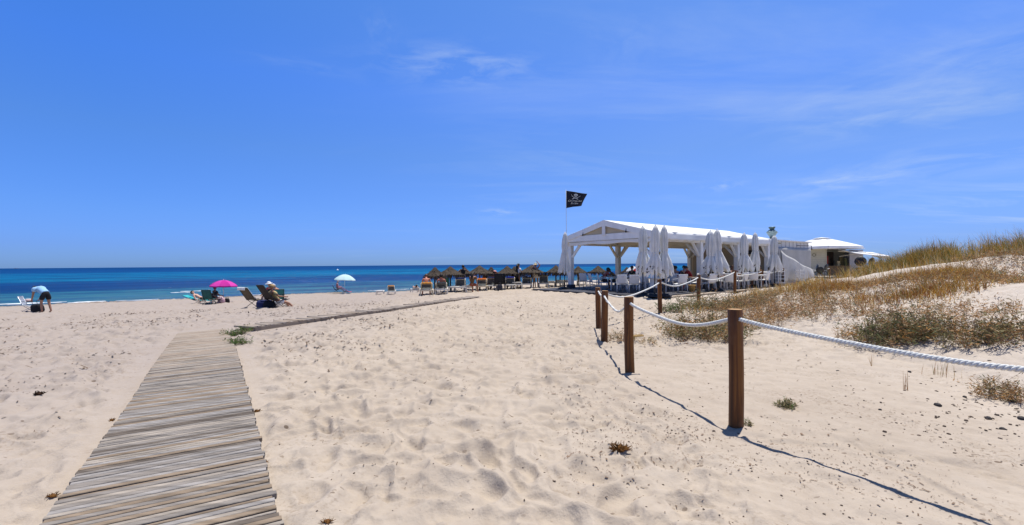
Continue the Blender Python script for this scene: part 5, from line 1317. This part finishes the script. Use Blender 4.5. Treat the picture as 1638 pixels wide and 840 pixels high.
stool('black high chair left of the hut, leaning outward', 1302, 445, 37, 1.2); stool('black high chair left of the hut, lower one', 1311, 447, 36.5, -.4, .8); stool('black high chair before the cream boards', 1317, 445, 38, .5)
stool('black high chair right of the hut under the awning tip', 1376, 430, 26, 2.4, 1.1); stool('black high chair furthest right beside the awning tip', 1387, 430, 26.5, .4, 1.08)
# ------------------------------------------------------------------ dune vegetation
def gcol(n, c, tr=.25): return mat(n, c, .7, .25, 3, spec=.2, trans=tr)
G_ST = [gcol('straw_blade', (.50, .355, .13)), gcol('golden_blade', (.52, .31, .06)), gcol('olive_blade', (.235, .20, .06)), gcol('green_blade', (.14, .165, .055)), gcol('brown_blade', (.37, .165, .05)), gcol('pale_blade', (.62, .53, .34))]
rs = np.random.default_rng(21)
def blades(name, X, Y, L, wd, wts, lean=.35, wind=(-.25, -.05), parent=None, z=None):
    """numpy strips of 3 segments, each blade a bent tapering leaf"""
    n = len(X); Z = sand_full(X, Y) - .02 if z is None else z
    az = rs.uniform(0, 2*pi, n); ln = rs.normal(0, lean, n)
    dx = np.cos(az)*ln + wind[0]; dy = np.sin(az)*ln + wind[1]
    fa = rs.uniform(0, pi, n); sx, sy = np.cos(fa)*wd, np.sin(fa)*wd
    V = []
    for k, (f, wk) in enumerate(((0, 1), (.38, .85), (.72, .55), (1, .05))):
        cx = X + dx*L*f**1.7; cy = Y + dy*L*f**1.7; cz = Z + L*f*(1 - .18*f*np.hypot(dx, dy))
        V.append(np.stack([cx - sx*wk, cy - sy*wk, cz], -1)); V.append(np.stack([cx + sx*wk, cy + sy*wk, cz], -1))
    V = np.stack(V, 1).reshape(-1, 3); b0 = np.arange(n)*8
    F_ = np.concatenate([np.stack([b0 + 2*k, b0 + 2*k+1, b0 + 2*k+3, b0 + 2*k+2], -1) for k in range(3)])
    mi = np.tile(rs.choice(len(G_ST), n, p=np.array(wts)/sum(wts)), 3)
    return mesh_np(name, V, F_, G_ST, mi, smooth=False, parent=parent)
def scatter(n, x0, x1, y0, y1, dens):
    X = rs.uniform(x0, x1, n); Y = rs.uniform(y0, y1, n); k = rs.uniform(0, 1, n) < dens(X, Y); return X[k], Y[k]
def clump(X, Y, per, sp):
    X = np.repeat(X, per); Y = np.repeat(Y, per); return X + rs.normal(0, sp, len(X)), Y + rs.normal(0, sp, len(Y))
dline = lambda X, Y: (X - 4.6)*.764 - (Y - 13.5)*.645
# tall marram grass on the back ridge
def dA(X, Y): return sst(17.2, 20.5, X + .12*(Y-18))*sst(16.6, 18.3, Y)*(1 - sst(24, 27, Y))*np.clip(.42 + 2.4*fbm(X*.55, Y*.55, 3, 4), .05, 1)
X, Y = scatter(8200, 14, 34, 16, 27, dA); tall = .74 + .45*sst(17, 24, X)*np.ones_like(X)
Xc, Yc = clump(X, Y, 15, .10); Lc = np.repeat(tall*rs.uniform(.55, 1.25, len(X)), 15)*rs.uniform(.5, 1.15, len(Xc))
g1 = blades('dune_grass', Xc, Yc, Lc, .0095, (3, 5, 4, 3, 1.5, 1), .40, (-.18, -.02)); tag(g1, 'tall golden green marram grass along the back ridge of the dune', 'grass', kind='stuff')
# thinner grass behind the fence, golden, standing
def dB(X, Y):
    d = dline(X, Y); return sst(.1, .9, d)*(1 - sst(2.2, 4.2, d + .03*(Y-14)))*(1 - .5*sst(18, 26, Y))*sst(12.5, 15, Y)*(1 - sst(30, 36, Y))*np.clip(.45 + 2.4*fbm(X*.6, Y*.6, 3, 14), .02, 1)
X, Y = scatter(8000, 5, 30, 12, 36, dB); Xc, Yc = clump(X, Y, 9, .12)
Lc = np.repeat(rs.uniform(.28, .62, len(X))*(1 - .35*sst(17, 24, Y)), 9)*rs.uniform(.5, 1.1, len(Xc))
g2 = blades('dune_grass', Xc, Yc, Lc, .0085, (4, 6, 1.6, .8, 2.5, 2.5), .30, (-.12, 0)); tag(g2, 'thin golden dune grass behind the far run of the rope fence', 'grass', kind='stuff')
# sparse pale stalks over the white crest
def dC(X, Y): return sst(8, 10, X)*sst(11.6, 12.8, Y)*(1 - sst(16, 17, Y))*np.clip(.20 + 1.2*fbm(X*.8, Y*.8, 3, 24), 0, 1)
X, Y = scatter(2600, 8, 24, 11.5, 17, dC); Xc, Yc = clump(X, Y, 5, .10)
Lc = np.repeat(rs.uniform(.2, .5, len(X)), 5)*rs.uniform(.5, 1.1, len(Xc))
g3 = blades('dune_grass', Xc, Yc, Lc, .006, (4, 3, 1, .5, 2, 4), .30, (-.15, 0)); tag(g3, 'sparse pale stalks over the white sand crest of the dune', 'grass', kind='stuff')
# low scrub: twigs with small leaves
L_G = [gcol('scrub_leaf_brown', (.33, .19, .085), .15), gcol('scrub_leaf_rust', (.43, .225, .07), .15), gcol('scrub_leaf_olive', (.215, .185, .08), .2), gcol('scrub_leaf_green', (.12, .13, .05), .2), gcol('scrub_leaf_pale', (.46, .36, .21), .2), gcol('twig', (.22, .15, .10), 0), gcol('fresh_leaf', (.075, .15, .03), .25)]
def twigs(name, X, Y, Z, hgt, spread, nl, leaf, wts, rg, parent=None, upright=.6, twig_w=.004):
    """X.. twig roots; each twig: a bent stem and nl leaves along it (quads)"""
    n = len(X); az = rg.uniform(0, 2*pi, n); el = rg.normal(upright, .25, n).clip(.05, 1.4); L = hgt*rg.uniform(.55, 1.15, n)
    tip = np.stack([X + np.cos(az)*np.cos(el)*L*spread, Y + np.sin(az)*np.cos(el)*L*spread, Z + np.sin(el)*L], -1); root = np.stack([X, Y, Z], -1)
    mid = (root + tip)/2 + np.stack([rg.normal(0, .04, n), rg.normal(0, .04, n), .05*L], -1)*np.array([1, 1, 1])
    V, Fs, mi = [], [], []; base = 0
    w = np.stack([-np.sin(az), np.cos(az), np.zeros(n)], -1)*twig_w
    sv = np.stack([root - w, root + w, mid + w*.8, mid - w*.8, tip + w*.3, tip - w*.3], 1).reshape(-1, 3); b0 = np.arange(n)*6
    V.append(sv); Fs += [np.stack([b0, b0+1, b0+2, b0+3], -1), np.stack([b0+3, b0+2, b0+4, b0+5], -1)]; mi += [np.full(n, 5), np.full(n, 5)]; base = n*6
    ft = rg.uniform(.12, 1.05, (n, nl)); a = 2*ft*(1-ft)
    P = root[:, None]*((1-ft)**2)[..., None] + mid[:, None]*(2*ft*(1-ft))[..., None] + tip[:, None]*(ft**2)[..., None]
    P = P.reshape(-1, 3) + rg.normal(0, leaf*.9, (n*nl, 3)); m_ = n*nl
    d1 = rg.normal(0, 1, (m_, 3)); d1[:, 2] = np.abs(d1[:, 2])*.7; d1 /= np.linalg.norm(d1, axis=1)[:, None]
    d2 = np.cross(d1, rg.normal(0, 1, (m_, 3))); d2 /= np.linalg.norm(d2, axis=1)[:, None] + 1e-9
    s = leaf*rg.uniform(.6, 1.3, m_)[:, None]
    lv = np.stack([P, P + d1*s*1.2 + d2*s*.26, P + d1*s*2.5, P + d1*s*1.2 - d2*s*.26], 1).reshape(-1, 3); b1 = base + np.arange(m_)*4
    V.append(lv); Fs.append(np.stack([b1, b1+1, b1+2, b1+3], -1)); tw = rg.choice(7, n, p=np.array(wts)/sum(wts)); lm = np.repeat(tw, nl)
    sw = rg.uniform(0, 1, m_) < .10; lm[sw] = rg.choice(7, sw.sum(), p=np.array(wts)/sum(wts)); mi.append(lm)
    return mesh_np(name, np.concatenate(V), np.concatenate(Fs), L_G, np.concatenate(mi), smooth=False, parent=parent)
def dS(X, Y):
    f = fbm(X*.55, Y*.55, 4, 33)
    up = sst(8.4, 9.6, X)*sst(8.6, 10.4, Y + .12*(X-10))*(1 - sst(12.6, 14.6, Y))*np.clip(.30 + 4.6*f, 0, 1)
    le = sst(5.3, 6.4, X)*(1 - sst(9.5, 11, X))*sst(9.6, 11.5, Y)*(1 - sst(15.5, 17.5, Y))*np.clip(.5 + 3.0*f, 0, 1)*sst(.2, 1.2, dline(X, Y))
    ri = sst(9.6, 11, X)*sst(6.9, 7.8, Y)*(1 - sst(9.5, 11, Y))*np.clip(-.10 + 1.6*f, 0, 1)
    return np.clip(np.maximum(np.maximum(up, le*.8), ri), 0, 1)
X, Y = scatter(19000, 5, 22, 6.5, 18, dS)
sb_ = twigs('dune_scrub', X, Y, sand_full(X, Y) - .01, .26, 1.0, 12, .027, (5, 4.5, 2, 1.2, 2.2, .5, 0), rs, upright=.75); tag(sb_, 'low rusty brown scrub and dry runners spread over the dune slope', 'scrub', kind='stuff')
def dD(X, Y):
    f = fbm(X*.5 + 7, Y*.5, 4, 43); return np.clip(sst(8.6, 10, X)*sst(9.6, 11.2, Y + .10*(X-10))*(1 - sst(12.8, 14.2, Y))*(.70 + 5.2*f), 0, 1)
X, Y = scatter(12500, 8, 21, 8.5, 15, dD); Xc, Yc = clump(X, Y, 8, .10); Lc = np.repeat(rs.uniform(.18, .46, len(X)), 8)*rs.uniform(.5, 1.1, len(Xc))
g4 = blades('dune_grass', Xc, Yc, Lc, .006, (2.5, 6, .8, .3, 6, 1), .55, (-.12, 0)); tag(g4, 'short dry golden brown grass mixed into the scrub of the dune slope', 'grass', kind='stuff')
# shrubs that stand out, each its own
def shrub(name, label, px, py, rad, hgt, n, wts, leaf=.024, nl=17, up=.7, cat='shrub', group=None, seed=1, back=.6):
    rg = np.random.default_rng(seed); big = rad > .3; n = int(n*(1.2 if big else 1)); hgt *= 1.2 if big else 1; leaf *= 1.25 if big else 1; c = hit(px, py); dirv = Vector((c.x, c.y, 0)).normalized(); c = c + dirv*rad*back; c.z = H(c.x, c.y)
    rr = rad*np.sqrt(rg.uniform(0, 1, n)); aa = rg.uniform(0, 2*pi, n); X = c.x + rr*np.cos(aa); Y = c.y + rr*np.sin(aa)*.85
    edge = 1 - .45*(rr/rad)**2
    Z = sand_full(X, Y) - .01
    r = thing(name, label, cat, (c.x, c.y, c.z), 0, group)
    o = twigs('foliage', X - c.x, Y - c.y, Z - c.z, hgt*1.0, .9, nl, leaf, wts, rg, r, up); return r
SHR = (
 ('shrub', 'olive and brown bushy shrub on the sand left of the near rope post', 1125, 547, .78, .54, 230, (2.2, 1.6, 4, 3, 2, .4, .0), .026),
 ('shrub', 'brown dry shrub touching the rope just left of the near post', 1165, 530, .60, .40, 120, (5, 3, 1.5, .6, 2, .6, 0), .022),
 ('shrub', 'yellow green shrub at the foot of the fence post right of the pavilion corner', 1128, 497, .85, .55, 170, (1, 1.5, 4, 3, 3, .3, .8), .026),
 ('shrub', 'pale yellowish shrub behind the near rope post', 1190, 496, .95, .45, 170, (2.5, 2.5, 3, 1.2, 3, .4, 0), .024),
 ('shrub', 'rusty low shrub right of the near rope post, its lower edge in bare sand', 1212, 524, .80, .34, 120, (6, 4, 1, .4, 1, .7, 0), .020),
 ('shrub', 'rusty brown shrub on the slope below the far rope posts', 1258, 505, .85, .36, 120, (6, 4, 1, .5, 1.2, .6, 0), .020),
 ('shrub', 'dark green shrub with deep shade in the middle of the dune slope', 1432, 553, .60, .50, 260, (1.5, .8, 3.5, 5, .6, .5, 0), .024),
 ('shrub', 'brown and straw shrub leaning on the dark green one', 1482, 548, .50, .38, 90, (4, 3, 3, 1.5, 2, .6, 0), .022),
 ('shrub', 'olive shrub right of the dark green one, thin and ragged', 1548, 556, .50, .30, 45, (3, 2, 4, 2, 1, .8, 0), .022),
 ('shrub', 'small olive mound at the edge of the white sand patch', 1585, 560, .36, .30, 70, (3, 2, 4, 2, .6, .5, 0), .022),
 ('shrub', 'sparse shrub at the right margin above the rope', 1628, 548, .40, .32, 70, (2, 1.5, 4, 2.5, .8, .8, 0), .024),
 ('shrub', 'golden brown shrub below the rope at the right margin', 1604, 640, .30, .30, 95, (3, 4, 3.5, 1, 1.4, .5, 0), .018),
 ('shrub', 'thin dry shrub with bare stems left of the dark green one', 1385, 545, .50, .28, 55, (3, 2, 3, 1.5, 1.5, 1, 0), .018),
 ('shrub', 'reddish low shrub above the dark green one on the slope', 1432, 512, .85, .32, 85, (6, 4.5, 1.2, .4, 1, .6, 0), .020),
 ('shrub', 'orange brown shrub on the slope at the far right', 1575, 512, .90, .30, 70, (4, 6, 1.2, .4, 1.6, .6, 0), .020),
 ('shrub', 'grey brown shrub on the slope between the near post and the dark green shrub', 1330, 512, .80, .32, 80, (5, 2.5, 2, 1, 2, .6, 0), .020),
 ('plant', 'bright green tuft beside the third rope post', 1074, 501, .36, .34, 60, (0, 0, 3, 4, .5, .2, 5), .024),
 ('plant', 'green leafy plant at the far corner of the near boardwalk', 377, 537, .24, .20, 60, (0, 0, 1, 3, .2, .1, 6), .022),
 ('plant', 'smaller green plant just below the one at the boardwalk corner', 382, 551, .20, .16, 46, (0, 0, 1, 3, .4, .1, 6), .020),
 ('plant', 'small pale green rosette alone on the bare sand right of the near post', 1259, 652, .085, .085, 26, (0, 0, 3, 2, 3, .1, .3), .018),
 ('plant', 'tiny green sprout at the foot of the near rope post', 1197, 679, .03, .09, 8, (0, 0, 2, 4, 0, 0, 5), .012),
 ('plant', 'dry straggling plant at the foot of the second rope post pair', 985, 548, .40, .20, 40, (3, 2, 1.5, .6, 3, 1, 0), .016),
 ('plant', 'dry twigs between the second and third rope posts', 1030, 553, .40, .14, 22, (3, 2, 1.5, .6, 3, 1, 0), .016),
)
for i, s in enumerate(SHR): shrub(*s, cat=s[0], seed=100 + i)
# single stalk tufts near the rope
def stalks(label, px, py, n, L, sp, wts=(1, 1, 1, 0, 4, 0)):
    c = hit(px, py); r = thing('grass_tuft', label, 'grass tuft', c); X = c.x + rs.normal(0, sp, n); Y = c.y + rs.normal(0, sp, n)
    z = sand_full(X, Y) - .01 - c.z; o = blades('stems', X - c.x, Y - c.y, L*rs.uniform(.6, 1.1, n), .0024, wts, .16, (0, 0), r, z=z); return r
stalks('two thin brown grass stalks close together on the sand below the rope', 1450, 622, 9, .26, .03)
stalks('lone dry stalk standing in the sand left of the dark shrub', 1340, 540, 7, .30, .004); stalks('short dry stalk just under the rope', 1394, 584, 7, .20, .004); stalks('few upright stalks beside the rope near the right margin', 1510, 600, 12, .26, .10)
stalks('grass tuft with dark shade under the rope towards the right', 1503, 598, 14, .22, .05, (1, 1, 3, 2, 3, 0))
# seaweed balls
weed_m = mat('dry_seaweed', (.135, .062, .018), .85, .5, 18, spec=.1); weed_d = mat('dark_seaweed', (.035, .018, .010), .85, .4, 18, spec=.1)
def weed(label, px, py, size, seed, n=60, m_=weed_m):
    rg = random.Random(seed); c = hit(px, py); c.z = G(c.x, c.y); r = thing('seaweed_clump', label, 'seaweed', c); b = MB()
    for k in range(n):
        a = rg.random()*2*pi; el = rg.random()*1.3; d = Vector((math.cos(a)*math.cos(el), math.sin(a)*math.cos(el)*.8, math.sin(el)*.7)); s = Vector((rg.uniform(-.5, .5), rg.uniform(-.4, .4), 0))*size
        p1 = s + d*size*rg.uniform(.25, .6); p2 = p1 + (d + Vector((rg.uniform(-.7, .7), rg.uniform(-.7, .7), rg.uniform(-.2, .5))))*size*.35; w = size*rg.uniform(.03, .09)
        b.tube([s*.6, p1, p2], [w, w*1.1, w*.3], 5)
    b.blob((.1*size, -.05*size, .12*size), (size*.5, size*.42, size*.30), 9, 6, jit=.25, rg=rg); b.build('fronds', m_, r)
for s in (('rust brown seaweed clump on the open sand left of the near post', 991, 726, .085, 1, 90), ('small brown seaweed clump right of the near boardwalk', 412, 657, .045, 2, 40), ('brown seaweed scrap touching the right edge of the near boardwalk', 425, 739, .035, 3, 26),
   ('reddish brown scrap at the left edge of the near boardwalk, lower', 84, 791, .045, 4, 26), ('brown scrap at the left edge of the near boardwalk, upper', 179, 671, .04, 5, 26), ('dark brown weed scrap at the bottom between boardwalk and clump', 523, 838, .04, 6, 30)): weed(*s)
weed('dark weed lump on the open sand midway between boardwalk and rope', 760, 568, .06, 9, 30, weed_d); weed('dark weed lump on the sand left of the boardwalk', 62, 633, .075, 10, 36, weed_d)
# stones
stone_m = mat('dark_stone', (.042, .036, .034), .8, .4, 14, .004)
def stone(label, px, py, s, seed):
    rg = random.Random(seed); c = hit(px, py); c.z = G(c.x, c.y) + s*.25; b = MB(); b.blob((0, 0, 0), (s, s*.8, s*.6), 10, 7, jit=.14, rg=rg)
    o = b.build('stone', stone_m, None, smooth=True); o.location = c; o.rotation_euler = (0, 0, rg.random()*6); tag(o, label, 'stone', 'dark stones on the dune sand')
for i, s in enumerate((('largest dark stone below the rope at the right', 1500, 647, .036), ('dark stone just under the rope, alone on clean sand', 1455, 594, .027), ('dark flat stone near the right margin of the photo', 1621, 642, .034), ('dark stone above the flat one at the lower right margin', 1634, 670, .036), ('small dark stone left of the two grass stalks', 1340, 592, .024),
   ('small dark stone low on the right slope between pebbles', 1581, 668, .030), ('dark stone right of the largest one', 1543, 633, .022), ('dark stone low right among dark pebbles', 1604, 686, .028), ('small dark stone left of the near cluster under the stalks', 1408, 655, .018))): stone(*s, seed=i)
pb = MB(); rg = random.Random(77)
def peb(x, y, s): 
    b0 = Vector((x, y, G(x, y) + s*.2)); pb.blob(b0, (s*rg.uniform(.8, 1.6), s*rg.uniform(.6, 1), s*.6), 6, 4, rot=(0, 0, rg.random()*6), jit=.2, rg=rg)
for k in range(430):
    u = rg.random()
    if u < .34: px, py, s = rg.gauss(1560, 60), rg.gauss(655, 26), rg.uniform(.005, .017)
    elif u < .5: px, py, s = rg.uniform(1200, 1638), rg.uniform(590, 740), rg.uniform(.004, .011)
    elif u < .65: px, py, s = rg.gauss(1075, 60), rg.gauss(668, 26), rg.uniform(.004, .013)
    elif u < .78: px, py, s = rg.uniform(1080, 1480), rg.uniform(720, 838), rg.uniform(.003, .010)
    else: px, py, s = rg.uniform(440, 1150), rg.uniform(560, 838), rg.uniform(.003, .009)
    if px > 1637: continue
    c = hit(px, py); peb(c.x, c.y, s)
pm_ = pb.build('pebbles', mat('dark_litter', (.085, .06, .045), .85, .5, 25), smooth=True); tag(pm_, 'scattered dark pebbles and litter crumbs on the sand', 'pebbles', kind='stuff')
# short fibres of dry seagrass over the trampled sand
n = 22000; X = np.where(rs.uniform(0, 1, n) < .45, rs.uniform(-18, -2, n), rs.uniform(-16, 5.5, n)); Y = 2.0 + 17*rs.uniform(0, 1, n)**1.5; ok = (np.abs(X/Y) < 1.25) & (rs.uniform(0, 1, n) < np.clip(.35 + 2.6*fbm(X*.9, Y*.9, 4, 66), .05, 1)); X, Y = X[ok], Y[ok]
inb = np.zeros(len(X), bool)
for i in range(len(LE)-1):
    a, b_ = (LE[i]+RE[i])/2, (LE[i+1]+RE[i+1])/2; inb |= poly_dist_mask(X, Y, a, b_, .85) > .01
X, Y = X[~inb], Y[~inb]; Z = sand_full(X, Y) + .006; az = rs.uniform(0, 2*pi, len(X)); far_ = np.clip(Y/6, .6, 2.2); L = .011*np.exp(rs.normal(0, .55, len(X)))*far_; wd = rs.uniform(.002, .0075, len(X))*far_*np.where(X < -2, 1.35, 1)
dx, dy = np.cos(az)*L, np.sin(az)*L; wx, wy = -np.sin(az)*wd, np.cos(az)*wd; up = L*rs.uniform(.1, .9, len(X))
V = np.stack([np.stack([X-dx-wx, Y-dy-wy, Z], -1), np.stack([X-dx+wx, Y-dy+wy, Z], -1), np.stack([X+dx+wx, Y+dy+wy, Z+up], -1), np.stack([X+dx-wx, Y+dy-wy, Z+up], -1)], 1).reshape(-1, 3)
b0 = np.arange(len(X))*4; li = mesh_np('litter', V, np.stack([b0, b0+1, b0+2, b0+3], -1), mat('dry_fibre', (.12, .08, .05), .9, .4, 9), smooth=False); tag(li, 'dry seagrass fibres strewn over the trampled sand', 'litter', kind='stuff')

# finer brown crumbs where the path is trodden, lower right
n = 9000; X = rs.uniform(.4, 4.2, n); Y = rs.uniform(2.0, 5.6, n); k = rs.uniform(0, 1, n) < np.clip(-.05 + 3.2*fbm(X*1.1, Y*1.1, 4, 55) + .25*sst(3.6, 2.6, Y), 0, 1); X, Y = X[k], Y[k]
Z = sand_full(X, Y) + .004; az = rs.uniform(0, 2*pi, len(X)); L = .0048*np.exp(rs.normal(0, .55, len(X))); wd = L*rs.uniform(.15, .5, len(X))
dx, dy = np.cos(az)*L, np.sin(az)*L; wx, wy = -np.sin(az)*wd, np.cos(az)*wd; up = rs.uniform(0, .006, len(X))
V = np.stack([np.stack([X-dx-wx, Y-dy-wy, Z], -1), np.stack([X-dx+wx, Y-dy+wy, Z], -1), np.stack([X+dx+wx, Y+dy+wy, Z+up], -1), np.stack([X+dx-wx, Y+dy-wy, Z+up], -1)], 1).reshape(-1, 3)
b0 = np.arange(len(X))*4; li = mesh_np('litter', V, np.stack([b0, b0+1, b0+2, b0+3], -1), mat('brown_crumb', (.17, .115, .075), .9, .5, 9), smooth=False); tag(li, 'brown leaf crumbs on the packed sand at the lower right', 'litter', kind='stuff')
